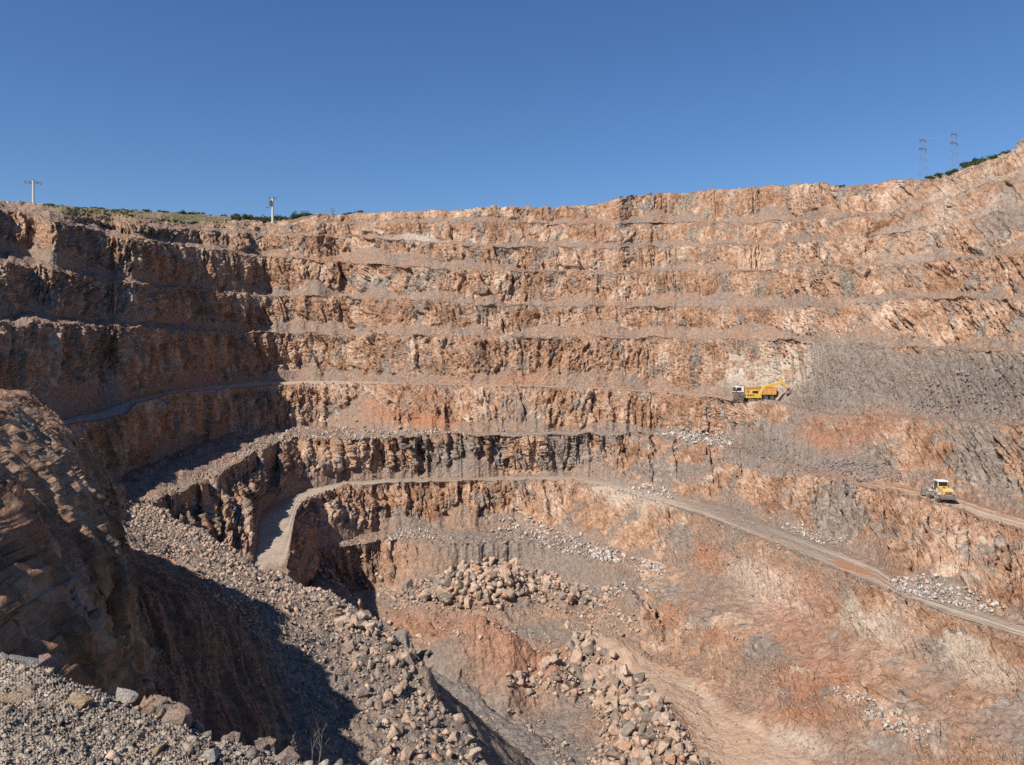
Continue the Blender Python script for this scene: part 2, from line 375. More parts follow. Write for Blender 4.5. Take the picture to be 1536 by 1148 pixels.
def bench(name, src, w):
    d, z = L[src]; L[name] = (d + w, z + w * (z / d + sstep(480, 300, pxs) * 0.05 + 0.07 + 0.05 * fbm2(pxs / 25, pxs * 0 + len(L), 3, 66)))
up = [('U1', [(-300, 470), (-200, 480), (0, 492), (60, 487), (110, 486), (200, 494), (300, 499), (430, 500), (520, 503), (629, 503), (751, 507), (884, 507), (1020, 508), (1094, 509), (1186, 511), (1294, 520), (1440, 526), (1532, 528), (1780, 540)], 5.0),
      ('U2', [(-300, 340), (0, 396), (68, 403), (126, 415), (224, 430), (282, 435), (340, 441), (424, 446), (520, 447), (636, 451), (751, 459), (884, 461), (1020, 461), (1152, 462), (1254, 462), (1339, 450), (1440, 448), (1532, 450), (1780, 455)], 4.5),
      ('U3', [(-300, 270), (0, 316), (30, 318), (68, 328), (119, 341), (163, 355), (204, 360), (251, 366), (306, 372), (340, 379), (408, 386), (475, 393), (520, 396), (619, 401), (690, 406), (789, 407), (907, 410), (1016, 408), (1152, 406), (1254, 400), (1322, 397), (1440, 390), (1532, 382), (1780, 370)], 4.5),
      ('U4', [(-300, 262), (0, 314), (100, 326), (200, 342), (300, 347), (408, 354), (475, 355), (520, 356), (619, 362), (680, 365), (751, 371), (884, 373), (1016, 370), (1152, 368), (1254, 360), (1339, 350), (1440, 332), (1532, 315), (1780, 290)], 4.0),
      ('U5', [(-300, 260), (0, 313), (100, 322), (200, 334), (300, 340), (400, 343), (475, 335), (520, 335), (600, 335), (690, 333), (770, 335), (884, 336), (1016, 335), (1100, 335), (1200, 332), (1322, 322), (1440, 292), (1532, 262), (1780, 220)], 3.5),
      ('RIM', [(-300, 258), (0, 312), (30, 313), (100, 319), (200, 328), (300, 334), (400, 336), (440, 331), (470, 325), (520, 322), (550, 320), (620, 317), (700, 315), (760, 312), (830, 314), (900, 306), (935, 296), (1000, 293), (1080, 285), (1150, 280), (1226, 275), (1255, 280), (1290, 280), (1330, 272), (1360, 270), (1385, 274), (1410, 268), (1440, 258), (1480, 243), (1510, 230), (1536, 214), (1600, 190), (1780, 130)], 0)]
prev = L['R1b'][0]
wide = curve([(-300, 2.6), (140, 2.6), (250, 2.1), (350, 1.55), (450, 1.15), (540, 1.0), (1780, 1.0)], 20)   # the left wall is seen along its length
for k, (nm, pts, w) in enumerate(up):
    lean = curve([(-300, 3.0), (300, 3.2), (900, 4.0), (1150, 5.0), (1300, 5.0), (1536, 4.0), (1780, 4)], 20)
    lean = lean * (1 + 0.12 * sstep(600, 480, pxs) * sstep(60, 160, pxs) * fbm2(pxs / 30, pxs * 0 + 3.3 * k, 3, 170))
    d = prev + lean * wide
    add_d(nm, pts, d, (1.5 if nm != 'RIM' else 1.7), 20 + k, 4)
    if nm != 'RIM':
        wv = w * (1 + 0.45 * fbm2(pxs / 90, np.zeros(NC) + k, 3, 60 + k)); wv = wv * (1 + 0.15 * sstep(600, 480, pxs) * sstep(60, 160, pxs) * fbm2(pxs / 34, pxs * 0 + 5.1 * k, 3, 171)); wv = np.maximum(wv, 1.0) * wide
        bench(nm + 'b', nm, wv); prev = L[nm + 'b'][0]
dh = L['RIM'][0] + curve([(-300, 150), (300, 150), (430, 110), (520, 70), (1300, 60), (1780, 60)], 20)
add_d('HILL', [(-300, 300), (0, 312), (25, 309), (60, 306.5), (100, 311), (200, 317), (300, 322), (350, 326), (400, 329), (450, 327), (520, 327), (600, 332), (750, 330), (900, 318), (1000, 304), (1200, 288), (1300, 284), (1385, 276), (1410, 271), (1440, 262), (1480, 248), (1510, 236), (1536, 222), (1780, 140)], dh, 0.5, 40)
L['BACK'] = (L['HILL'][0] + 250, L['HILL'][1] - 18)
L['FAR'] = (np.full(NC, 4000.0), np.full(NC, -30.0))

order = ['F0', 'F1', 'F2', 'F3', 'F4', 'L4', 'L4b', 'L3', 'L3b', 'R1', 'R1b', 'U1', 'U1b', 'U2', 'U2b', 'U3', 'U3b', 'U4', 'U4b', 'U5', 'U5b', 'RIM', 'HILL', 'BACK', 'FAR']
for b, a in zip(order[9::-1], order[8::-1]):   # left, below the truck road: the lower steps keep clear of the wall above
    L[a] = (np.where(pxs < 400, np.minimum(L[a][0], L[b][0] - 1.2), L[a][0]), L[a][1])
for a, b in zip(order, order[1:]):         # no overhangs
    L[b] = (np.maximum(L[b][0], L[a][0] + 0.8), L[b][1])
nrow = {'F0': 190, 'F1': 100, 'F2': 95, 'F3': 40, 'F4': 150, 'L4': 44, 'L4b': 130, 'L3': 40, 'L3b': 125, 'R1': 20, 'R1b': 140, 'U1': 10, 'U1b': 104, 'U2': 10, 'U2b': 96, 'U3': 10, 'U3b': 70, 'U4': 8, 'U4b': 66, 'U5': 8, 'U5b': 80, 'RIM': 60, 'HILL': 10, 'BACK': 6}
kindof = {'F0': 'floor', 'F1': 'floor', 'F2': 'slope', 'F3': 'ledge', 'F4': 'face', 'L4': 'road', 'L4b': 'face', 'L3': 'bench', 'L3b': 'face', 'R1': 'road', 'R1b': 'face', 'RIM': 'hill', 'HILL': 'far', 'BACK': 'far'}
for nm in ('U1', 'U2', 'U3', 'U4', 'U5'): kindof[nm] = 'bench'; kindof[nm + 'b'] = 'face'

D, Z, V, SEG, row0 = [], [], [], [], {}
r = 0
for i, nm in enumerate(order[:-1]):
    nx = order[i + 1]; n = nrow[nm]; v = np.arange(n) / n
    if kindof[nm] == 'far': v = v ** 1.5
    row0[nm] = r
    D.append(L[nm][0][None] * (1 - v[:, None]) + L[nx][0][None] * v[:, None])
    if kindof[nm] == 'face':       # worn, rounded crests
        ex = 1.22 + (0.75 * sstep(575, 500, pxs) if nm == 'F4' else (-0.55 * sstep(440, 405, pxs) if nm == 'L4b' else 0 * pxs))
        gz_ = 1 - (1 - v[:, None]) ** ex[None]
    elif nm == 'F2': gz_ = 1 - (1 - v[:, None]) ** (1 + 0.7 * sstep(590, 680, pxs) * sstep(960, 900, pxs))[None]
    else: gz_ = v[:, None]
    Z.append(L[nm][1][None] * (1 - gz_) + L[nx][1][None] * gz_)
    V.append(v); SEG += [nm] * n; r += n
D.append(L['FAR'][0][None]); Z.append(L['FAR'][1][None]); V.append(np.zeros(1)); SEG.append('FAR'); row0['FAR'] = r; r += 1
D = np.concatenate(D); Z = np.concatenate(Z); V = np.concatenate(V); NR = r
PX = np.broadcast_to(pxs, (NR, NC)).astype(np.float64)
PY0 = HY - Z * F / D
s_arc = np.concatenate([[0], np.cumsum(np.hypot(np.diff((pxs - CX) / F * L['R1'][0]), np.diff(L['R1'][0])))])
S = np.broadcast_to(s_arc, (NR, NC))

# ---- attributes
A = {k: np.zeros((NR, NC), np.float32) for k in ('scree', 'grey', 'red', 'road', 'veg', 'pale')}
wx = PX + 15 * fbm2(PX / 28, PY0 / 28, 4, 71); wy = PY0 + 11 * fbm2(PX / 28, PY0 / 28, 4, 72)
def zone(poly, dx=0, dy=0):
    return in_poly(wx - dx, wy - dy, poly)
hollow = np.zeros((NR, NC), np.float32)     # where the rock is buried by scree: little relief

seg_rows = {nm: slice(row0[nm], row0[nm] + nrow[nm]) for nm in order[:-1]}
# ---- mounds and steps of the pit floor (metres, added to the ground height)
bumpz = np.zeros((NR, NC))
def mound(cx, cy, rx, ry, h, seed=0, rot=0.0, sharp=1.0):
    c, s_ = math.cos(rot), math.sin(rot)
    u = ((PX - cx) * c + (PY0 - cy) * s_) / rx; w = (-(PX - cx) * s_ + (PY0 - cy) * c) / ry
    q = np.sqrt(u * u + w * w) + 0.16 * fbm2(PX / 40, PY0 / 25, 4, 80 + seed)
    global bumpz
    bumpz = bumpz + h * (np.clip(1 - q, 0, 1) ** sharp) * 1.25
low = np.zeros((NR, NC)); low[:row0['F3']] = 1; low[row0['F2']:row0['F3']] = (1 - sstep(0, 0.8, V[row0['F2']:row0['F3']]))[:, None]
mound(725, 900, 150, 34, 4.2, 1)              # under the pale boulder heap
mound(720, 1018, 150, 52, 6.5, 2, 0.15)       # red earth mound
mound(945, 935, 60, 40, 4.5, 3, 0.5)          # small grey cone
mound(900, 985, 80, 26, 2.5, 4)
mound(985, 1100, 80, 130, 1.8, 5, -0.55)      # under the long boulder pile
# raised terrace beside the debris berm, with a cut edge
edge_x = np.interp(PY0, [860, 905, 945, 985, 1040, 1090, 1200, 1320], [475, 505, 540, 580, 625, 700, 830, 950])
step = 1 - sstep(-6, 10 + np.clip((PY0 - 1010) * 0.45, 0, 70), PX - edge_x + 7 * fbm2(PX / 20, PY0 / 14, 3, 90))
bumpz += 4.6 * step
bumpz *= low
Z = Z + bumpz

def setz(attr, poly, val=1.0, seg=None, dx=0, dy=0):
    m = zone(poly, dx, dy)
    A[attr][m] = np.maximum(A[attr][m], val)
    return m

for nm in order[:-1]:
    sl = seg_rows[nm]; k = kindof[nm]
    if k in ('floor',): A['scree'][sl] = 0.9
    if k == 'slope': A['scree'][sl] = 0.45
    if k == 'ledge': A['scree'][sl] = 0.9
    if k == 'bench': A['scree'][sl] = 0.95
    if k == 'road': A['scree'][sl] = 0.95
    if k in ('hill', 'far'): A['scree'][sl] = 0.7
# lower right slope below the haul road: half buried in dust
for nm in ('F1', 'F2', 'F3', 'F4'):
    sl = seg_rows[nm]
    q = sstep(960, 1060, PX[sl]) * (0.52 + 0.45 * fbm2(PX[sl] / 70, PY0[sl] / 50, 4, 95))
    A['scree'][sl] = np.where(PX[sl] > 960, np.maximum(q, 0.15 if nm == 'F4' else 0.3), A['scree'][sl])
    hollow[sl] = np.maximum(hollow[sl], sstep(950, 1060, PX[sl]) * 0.42)
sl = seg_rows['F2']; q = sstep(585, 640, PX[sl]) * sstep(1000, 940, PX[sl]); A['scree'][sl] = np.maximum(A['scree'][sl], 0.85 * q + 0.2 * q * fbm2(PX[sl] / 40, PY0[sl] / 20, 3, 96)); hollow[sl] = np.maximum(hollow[sl], 0.75 * q)
greyscree = [[(1225, 513), (1300, 520), (1440, 530), (1560, 535), (1600, 640), (1420, 630), (1330, 622), (1200, 628), (1150, 612), (1190, 570)],
             [(1075, 694), (1140, 640), (1190, 640), (1230, 690), (1330, 715), (1350, 729), (1230, 712), (1130, 702)],
             [(1180, 640), (1260, 655), (1330, 690), (1360, 720), (1300, 722), (1220, 690)]]
for p in greyscree:
    m = setz('grey', p, 0.75); A['scree'][m] = np.maximum(A['scree'][m], (0.78 + 0.35 * fbm2(PX / 40, PY0 / 30, 4, 73))[m]); hollow[m] = 0.75
for p in ([(1440, 345), (1560, 280), (1560, 335), (1470, 350)], [(1010, 690), (1075, 694), (1060, 730), (1010, 720)]):
    m = setz('grey', p, 0.6); A['scree'][m] = 0.8; hollow[m] = 0.6
for p in ([(1300, 430), (1345, 300), (1536, 215), (1600, 200), (1600, 280), (1440, 340), (1350, 420)],
          [(1330, 470), (1210, 520), (1235, 500), (1290, 440)]):
    m = setz('pale', p, 0.25); A['scree'][m] = np.maximum(A['scree'][m], 0.42); hollow[m] = 0.35
for p in ([(1060, 525), (1210, 520), (1190, 570), (1085, 582)], [(1110, 606), (1205, 535), (1235, 515), (1250, 522), (1165, 606)], [(600, 345), (660, 345), (660, 362), (610, 362)], [(1010, 765), (930, 730), (870, 728), (900, 750), (960, 775)]):
    m = setz('pale', p, 0.8)
for p in ([(640, 655), (730, 655), (725, 712), (640, 710)], [(815, 655), (880, 655), (870, 712), (815, 710)], [(520, 440), (545, 415), (560, 448), (530, 450)], [(620, 800), (760, 800), (850, 880), (700, 860)],
          [(1250, 730), (1290, 740), (1280, 800), (1240, 790)], [(1430, 640), (1536, 650), (1500, 740), (1430, 720)], [(960, 690), (1020, 700), (1000, 740), (950, 730)], [(1230, 540), (1300, 500), (1340, 540), (1300, 560)]):
    setz('grey', p, 0.7)
for p in ([(1200, 625), (1330, 622), (1340, 665), (1240, 680), (1190, 665)], [(720, 350), (900, 315), (900, 336), (720, 336)], [(750, 560), (800, 550), (820, 575), (760, 575)], [(1130, 860), (1180, 840), (1240, 870), (1200, 960), (1130, 930)],
          [(1310, 860), (1360, 800), (1420, 770), (1440, 800), (1350, 850)], [(470, 325), (500, 322), (505, 395), (465, 390)], [(1030, 800), (1100, 830), (1090, 870), (1030, 850)], [(560, 590), (700, 585), (690, 640), (570, 640)], [(1180, 1000), (1300, 980), (1240, 1080), (1150, 1090)]):
    setz('red', p, 0.75)
# floor colours
gm = setz('grey', [(640, 935), (720, 945), (820, 935), (850, 965), (760, 970), (690, 955)], 1.0)
gm = setz('grey', [(600, 960), (660, 1040), (740, 1060), (840, 1090), (960, 1200), (1000, 1300), (500, 1300), (560, 1000)], 0.9)
gm = setz('grey', [(740, 790), (900, 830), (1000, 880), (960, 905), (850, 870), (740, 840)], 0.5)
setz('red', [(560, 915), (640, 930), (700, 930), (860, 985), (870, 1040), (770, 1060), (690, 1030), (630, 980)], 0.6)
setz('red', [(965, 895), (1080, 905), (1110, 960), (1010, 960), (960, 930)], 0.7)
setz('red', [(960, 1000), (1120, 900), (1500, 900), (1600, 1300), (1250, 1300)], 0.12)
for p in ([(1010, 780), (1060, 800), (1050, 850), (1010, 830)], [(1380, 960), (1450, 980), (1440, 1040), (1390, 1020)], [(1440, 1060), (1530, 1050), (1536, 1110), (1460, 1110)], [(1130, 940), (1190, 960), (1170, 1010), (1110, 990)], [(1010, 880), (1080, 880), (1090, 930), (1020, 930)], [(1290, 1100), (1370, 1110), (1390, 1148), (1310, 1148)]):
    setz('grey', p, 0.6)
for p in ([(1100, 840), (1210, 860), (1220, 930), (1120, 910)], [(1400, 930), (1530, 975), (1530, 1040), (1420, 1010)], [(1130, 1080), (1200, 1090), (1260, 1140), (1150, 1120)], [(1250, 880), (1380, 920), (1360, 970), (1260, 940)]):
    setz('pale', p, 0.55)
track = in_poly(wx, wy, [(885, 985), (930, 965), (1010, 1010), (1130, 1085), (1300, 1190), (1400, 1300), (1200, 1300), (1040, 1120), (940, 1030)])
track[row0['F2']:] = False
A['road'][track] = 0.6; A['red'][track] = 0.45
# ground cover beyond the left rim
for nm in ('U3b', 'U4', 'U4b', 'U5', 'U5b', 'RIM', 'HILL'):
    sl = seg_rows[nm]
    g = sstep(460, 300, PX[sl]) * sstep(15, 60, PX[sl]) * (0.30 + 0.5 * fbm2(PX[sl] / 40, PY0[sl] / 6, 4, 99) + (0.3 if nm in ('RIM', 'HILL') else 0) - (0.35 if nm in ('U3b', 'U4', 'U4b') else 0))
    A['veg'][sl] = np.clip(g * 1.6, 0, 1)
sl = seg_rows['RIM']; A['veg'][sl] = np.maximum(A['veg'][sl], np.clip(0.3 + 0.8 * fbm2(PX[sl] / 30, V[sl][:, None] * 4 + PX[sl] * 0, 4, 98), 0, 1) * sstep(0.05, 0.3, V[sl])[:, None] * 0.8)
for nm in ('HILL', 'BACK'): A['veg'][seg_rows[nm]] = 0.8

# roads
for nm in ('L4', 'L3', 'R1'):
    sl = seg_rows[nm]; v = V[sl][:, None] + 0.06 * fbm2(PX[sl] / 45, V[sl][:, None] * 2 + PX[sl] * 0, 3, 33)
    if nm == 'L4':
        m = sstep(0.06, 0.2, v) * sstep(1.02, 0.72, v)
        m = m * np.where(PX[sl] > 1050, sstep(0.03, 0.25, v) * sstep(0.80, 0.60, v) + 0.25 * sstep(0.6, 0.75, v), 1)
        A['grey'][sl] = sstep(1010, 1130, PX[sl]) * sstep(1320, 1180, PX[sl]) * 0.75 * sstep(0.35, 0.7, v) + 0.10
        A['red'][sl] = 0.25 * sstep(1400, 1280, PX[sl]) * sstep(1220, 1300, PX[sl])
    elif nm == 'R1':
        m = sstep(0.08, 0.2, v) * sstep(0.95, 0.8, v) * sstep(1150, 1100, PX[sl]); A['red'][sl] = 0.25
    else:
        m = sstep(1255, 1300, PX[sl]) * sstep(0.05, 0.2, v) * sstep(0.85, 0.7, v); A['red'][sl] = 0.55 * sstep(1200, 1320, PX[sl])
        m = np.maximum(m, 0.6 * sstep(690, 720, PX[sl]) * sstep(985, 950, PX[sl]) * sstep(0.1, 0.3, v) * sstep(0.9, 0.6, v))
        A['grey'][sl] = 0.6 * sstep(720, 780, PX[sl]) * sstep(1250, 1150, PX[sl])
    ruts = 0.66 + 0.34 * np.clip(fbm2(PX[sl] / 160, V[sl][:, None] * 9 + PX[sl] * 0, 3, 44) * 1.6, -1, 1)
    A['road'][sl] = np.clip(m * (1 + (ruts - 1) * (0.25 + 0.75 * sstep(480, 640, PX[sl]))), 0, 1)

def blur(a, ry, rx):
    for ax, r_ in ((0, ry), (1, rx)):
        if r_ < 1: continue
        pad = [(0, 0), (0, 0)]; pad[ax] = (r_ + 1, r_)
        c = np.cumsum(np.pad(a, pad, mode='edge'), axis=ax, dtype=np.float64)
        n = a.shape[ax]
        a = (np.take(c, np.arange(2 * r_ + 1, 2 * r_ + 1 + n), ax) - np.take(c, np.arange(0, n), ax)) / (2 * r_ + 1)
    return a.astype(np.float32)
A['scree'][:row0['RIM']] = np.where(np.isin(np.array(SEG)[:row0['RIM'], None], ['R1b', 'U1b', 'L3b', 'L4b', 'R1', 'U1']) & (PX[:row0['RIM']] > 1000), blur(blur(A['scree'], 6, 10), 6, 10)[:row0['RIM']], A['scree'][:row0['RIM']])
for k in ('grey', 'red', 'pale'):
    A[k][:row0['RIM']] = blur(blur(A[k], 11, 16), 11, 16)[:row0['RIM']]
hollow = blur(blur(hollow, 6, 9), 6, 9)
A['road'][:row0['F2']] = blur(blur(A['road'][:row0['F2']], 7, 12), 7, 12)
# ---- base positions, normals
X = (PX - CX) / F * D; Y = D.copy()
# talus cones at the toes
shift = np.zeros((NR, NC))
cones = {'L3b': [(549, 0.78, 62), (470, 0.1, 60), (640, 0.35, 40), (800, 0.3, 40), (905, 0.25, 40)], 'L4b': [(705, 0.5, 60), (540, 0.25, 40), (905, 0.3, 50), (1180, 0.35, 70), (1320, 0.5, 50)],
         'F4': [(600, 0.35, 60), (690, 0.45, 50), (760, 0.3, 50), (500, 0.3, 40)], 'R1b': [(640, 0.2, 60), (760, 0.3, 50), (820, 0.32, 60), (1150, 0.3, 50)],
         'U1b': [(830, 0.4, 70), (900, 0.5, 70), (500, 0.3, 50), (1130, 0.45, 90)], 'U2b': [(470, 0.3, 60), (660, 0.3, 60)], 'U3b': [(560, 0.7, 80), (700, 0.4, 70), (620, 0.55, 60), (540, 0.5, 60)]}
TAL = {}
bseg = {'F4': 'F3', 'L4b': 'L4', 'L3b': 'L3', 'R1b': 'R1', 'U1b': 'U1', 'U2b': 'U2', 'U3b': 'U3', 'U4b': 'U4', 'U5b': 'U5'}
for i, (nm, bs) in enumerate(bseg.items()):
    vt = 0.13 + 0.17 * fbm2(s_arc / 9, np.zeros(NC) + i, 3, 120 + i) + 0.06 * fbm2(s_arc / 2.2, np.zeros(NC), 2, 140 + i)
    if nm[0] == 'U' or nm == 'R1b': vt = vt + 0.05
    for c, h, w in cones.get(nm, []): vt = np.maximum(vt, h * (1 - np.abs(pxs - c) / w) + 0.02)
    if nm in ('F4', 'L4b'): vt = vt * (1 - 0.4 * sstep(1050, 1200, pxs))
    vt = np.clip(vt, 0.02, 0.85); TAL[nm] = vt
    sl = seg_rows[nm]; nx = order[order.index(nm) + 1]
    H = np.maximum(L[nx][1] - L[nm][1], 0.3)
    g = (L[nx][0] - L[nm][0]) / H                      # metres back per metre up
    k_ = np.clip(1.25 - g, 0, 1.2) * (0.5 if bs in ('L4', 'R1') else 0.8)
    v = V[sl][:, None]
    shift[sl] = np.clip(vt[None] - v, 0, 1) * H * k_
    bl = seg_rows[bs]
    shift[bl] += (vt * H * k_)[None] * V[bl][:, None] ** 2
    tm = sstep(0.06, -0.06, v - vt[None] + 0.07 * fbm2(S[sl] / 1.6, Z[sl] / 1.2, 3, 150 + i))
    A['scree'][sl] = np.maximum(A['scree'][sl], tm)
    hollow[sl] = np.maximum(hollow[sl], tm * 0.9)
    mantle = sstep(0.80, 1.0, v + 0.13 * fbm2(S[sl] / 3, Z[sl] / 3, 3, 160 + i)) * 0.55
    A['scree'][sl] = np.maximum(A['scree'][sl], mantle * (0.9 if nm != 'U5b' else 0.6))
Y2 = np.maximum(Y - shift, 5); X = X * Y2 / Y; Y = Y2   # slide along the ground line towards the pit
P = np.stack([X, Y, Z], -1)
def normals(P):
    du = np.gradient(P, axis=1); dv = np.gradient(P, axis=0)
    n = np.cross(du, dv); n /= np.linalg.norm(n, axis=-1, keepdims=True) + 1e-9
    return n
Nrm = normals(P)

# ---- relief
disp = np.zeros((NR, NC), np.float32)
for i, nm in enumerate(order[:-1]):
    sl = seg_rows[nm]; k = kindof[nm]; v = V[sl][:, None]; px = PX[sl]
    s = S[sl] + 137.0 * i; z = Z[sl]; nx = order[i + 1]
    zz = v * np.hypot(L[nx][0] - L[nm][0], L[nx][1] - L[nm][1]) + 41.0 * i; x = P[sl][..., 0]; y = P[sl][..., 1]
    if k == 'face' or k == 'slope':
        z = zz * (1 + 0.7 * sstep(950, 1050, px)) if nm in ('F1', 'F2', 'F3', 'F4') else zz
        sh = 0.18 + 0.30 * sstep(950, 1250, px) - 0.25 * sstep(300, 60, px)
        ss = s + sh * z
        ss = ss + 1.2 * fbm2(s / 6, z / 6, 3, 200 + i)
        f1, e1, c1 = facet2(ss / 4.0, z / 17, 300 + i)
        f2, e2, c2 = facet2(ss / 1.7, z / 7.0 + 9, 320 + i)
        f3, e3, c3 = facet2(ss / 0.8 + 0.3 * f2, z / 2.3, 340 + i)
        rib = sstep(1000, 800, px) * (0.55 + 0.45 * sstep(250, 420, px))
        a1 = 0.55 + 0.55 * rib; a2 = 0.55 + 0.2 * rib
        f4, e4, c4 = facet2(ss / 0.42, z / 0.6, 350 + i)
        dd = a1 * f1 + a2 * f2 + 0.38 * f3 + 0.19 * f4 + 0.9 * fbm2(s / 11, z / 11, 4, 360 + i) + 0.45 * sstep(620, 480, px) * sstep(90, 180, px) * facet2(ss / 8.5, z / 30, 365 + i)[0] + 0.16 * fbm2(s / 0.7, z / 0.7, 3, 380 + i)
        dd = dd - 0.6 * (1 - sstep(0.0, 0.08, e1)) * (0.3 + 0.7 * rib) - 0.3 * (1 - sstep(0, 0.1, e2))
        w = (0.25 + 0.75 * sstep(0.0, 0.15, v)) * (1 - (0.45 + (0.25 * sstep(460, 400, px) if nm in ('L4b', 'L3b', 'F4') else 0)) * sstep(0.66 if nm == 'L4b' else 0.82, 1.0, v)) * (1 - np.clip(hollow[sl] * 1.1, 0, 0.92))
        if k == 'slope': w = w * 0.85
        if nm in ('U4b', 'U5b'): w = w * 0.7
        disp[sl] = dd * w
        disp[sl] += hollow[sl] * (0.14 * fbm2(x / 1.4, (y + z) / 1.4, 4, 400 + i))
    else:
        f3, e3, c3 = facet2(x / 1.1, y / 1.1, 500 + i)
        n = 0.30 * fbm2(x / 5, y / 5, 4, 420 + i) + 0.13 * f3 + 0.10 * fbm2(x / 0.9, y / 0.9, 3, 440 + i)
        amp = {'floor': 1.0, 'ledge': 1.3, 'bench': 0.9, 'road': 0.22, 'hill': 2.0, 'far': 1.0}[k]
        w = amp * (1 - 0.8 * A['road'][sl])
        if nm == 'L3': w = w * (1 + 1.2 * sstep(700, 560, px) * sstep(380, 450, px) - 0.6 * sstep(1250, 1300, px))
        e = 0.0
        if nm == 'L4': e = (0.28 + 0.30 * np.clip(fbm2(s / 2.2, v * 0, 3, 470), -0.6, 1)) * sstep(0.13, 0.03, v) * sstep(540, 620, px)   # safety bund
        if nm == 'L3': n = n + sstep(480, 400, px) * (0.5 * fbm2(x / 3, y / 6, 3, 475) + 0.35 * facet2(x / 2.0, y / 3.5, 476)[0])
        if k == 'bench':   # spoil heaped along the outer lip
            e = 0.55 * np.clip(fbm2(s / 3.0, v * 0 + i, 3, 460 + i), 0, 1) * sstep(0.5, 0.05, v) * (sstep(380, 460, px) if nm == 'L3' else 1)
        disp[sl] = n * w + e
    if nm in ('F1', 'F2'):   # rough earth of the red mound
        rm = A['red'][sl] * low[sl] * (PX[sl] < 900)
        f1, e1, c1 = facet2(x / 3.0, y / 3.0, 520 + i); f2, e2, c2 = facet2(x / 1.3, y / 1.3, 530 + i)
        disp[sl] += rm * (0.6 * f1 + 0.3 * f2)
P = P + Nrm * disp[..., None]
# ---- projected place of every vertex, for scattering loose rock
QX = CX + P[..., 0] / P[..., 1] * F; QY = HY - P[..., 2] / P[..., 1] * F

names = {
    'F0': (['F0', 'F1'], 'pit_floor', 'grey and red earth floor of the quarry pit with a brown track', 'ground'),
    'F2': (['F2'], 'lower_slope', 'dusty orange slope between the pit floor and the ledge', 'slope'),
    'F3': (['F3'], 'rubble_ledge', 'narrow grey ledge under the rock face below the lower haul road', 'ledge'),
    'F4': (['F4'], 'rock_face', 'orange rock face dropping from the lower haul road to the pit', 'rock face'),
    'L4': (['L4'], 'haul_road', 'pale grey haul road curving round the pit to the dead end', 'road'),
    'L4b': (['L4b'], 'rock_face', 'grey and orange rock face rising straight above the lower haul road', 'rock face'),
    'L3': (['L3'], 'bench_road', 'rubble covered bench that becomes the dirt road under the wheel loader', 'road'),
    'L3b': (['L3b'], 'rock_face', 'rock face with a tall scree cone below the truck road', 'rock face'),
    'R1': (['R1'], 'truck_road', 'thin pale dirt road on which the tipper truck stands', 'road'),
    'R1b': (['R1b'], 'rock_face', 'ribbed rock face rising directly above the truck road', 'rock face'),
    'U1': (['U1'], 'rock_bench', 'first narrow bench above the truck road', 'bench'),
    'U1b': (['U1b'], 'rock_face', 'second rock face above the truck road', 'rock face'),
    'U2': (['U2'], 'rock_bench', 'second narrow bench above the truck road', 'bench'),
    'U2b': (['U2b'], 'rock_face', 'third rock face above the truck road', 'rock face'),
    'U3': (['U3'], 'rock_bench', 'third narrow bench above the truck road', 'bench'),
    'U3b': (['U3b'], 'rock_face', 'low rock face third from the quarry rim', 'rock face'),
    'U4': (['U4'], 'rock_bench', 'bench second from the quarry rim', 'bench'),
    'U4b': (['U4b'], 'rock_face', 'low rock face second from the quarry rim', 'rock face'),
    'U5': (['U5'], 'rock_bench', 'topmost bench just under the quarry rim', 'bench'),
    'U5b': (['U5b'], 'rock_face', 'topmost reddish rock face ending at the skyline', 'rock face'),
    'RIM': (['RIM'], 'hilltop', 'scrubby ground beyond the quarry rim', 'hill'),
    'HILL': (['HILL', 'BACK'], 'terrain', 'land behind the quarry out to the horizon', 'terrain'),
}
for key, (segs, nm, lab, cat) in names.items():
    a = row0[segs[0]]; b = row0[segs[-1]] + nrow[segs[-1]] + 1
    me = np_mesh(nm, P[a:b].reshape(-1, 3), grid_quads(b - a, NC), M['rock'], {k: v[a:b] for k, v in A.items()}, smooth=(kindof[segs[0]] in ('road', 'far', 'hill')))
    tag(link(nm, me), lab, cat, None, 'structure')

def at(px, seg, v):
    """ground point on a bench: photo column px, fraction v from its outer edge to its back"""
    c = int(np.argmin(np.abs(pxs - px))); rr = row0[seg] + int(round(v * nrow[seg]))
    return Vector(P[rr, c])
# ------------------------------------------------------------------ debris berm, shaded slope and dark promontory on the near left
Epts = np.array([(-74, 128, -17), (-58, 108, -17.2), (-46.5, 98.5, -17.2), (-35.2, 87.5, -18.5), (-22.9, 72.0, -18.9), (-14.4, 63.6, -19.0), (-8.3, 55.8, -19.4), (-5.2, 48.8, -19.9), (-2.8, 43.3, -20.0), (-0.9, 38.8, -20.0), (1.2, 33.8, -20.0), (4, 26, -20.5), (7, 18, -21), (9, 8, -22), (9, -4, -22)])
seg = np.hypot(np.diff(Epts[:, 0]), np.diff(Epts[:, 1])); cum = np.concatenate([[0], np.cumsum(seg)])
tt = []
for a, b, n in ((0, 38, 70), (38, cum[10], 560), (cum[10], cum[-1], 90)): tt.append(np.linspace(a, b, n, endpoint=False))
tt = np.concatenate(tt); NT_ = len(tt)
E = np.stack([gsmooth(np.interp(np.linspace(0, cum[-1], 2000), cum, Epts[:, k]), 14) for k in range(3)], -1)
E = np.stack([np.interp(tt, np.linspace(0, cum[-1], 2000), E[:, k]) for k in range(3)], -1)
tg = np.stack([gsmooth(np.gradient(E[:, 0]) / np.gradient(tt), 40), gsmooth(np.gradient(E[:, 1]) / np.gradient(tt), 40)], -1); tg /= np.linalg.norm(tg, axis=1, keepdims=True)
nn = np.stack([tg[:, 1], -tg[:, 0]], -1); nn *= np.sign(-nn[:, :1])       # points inward, to the left
yE = E[:, 1]
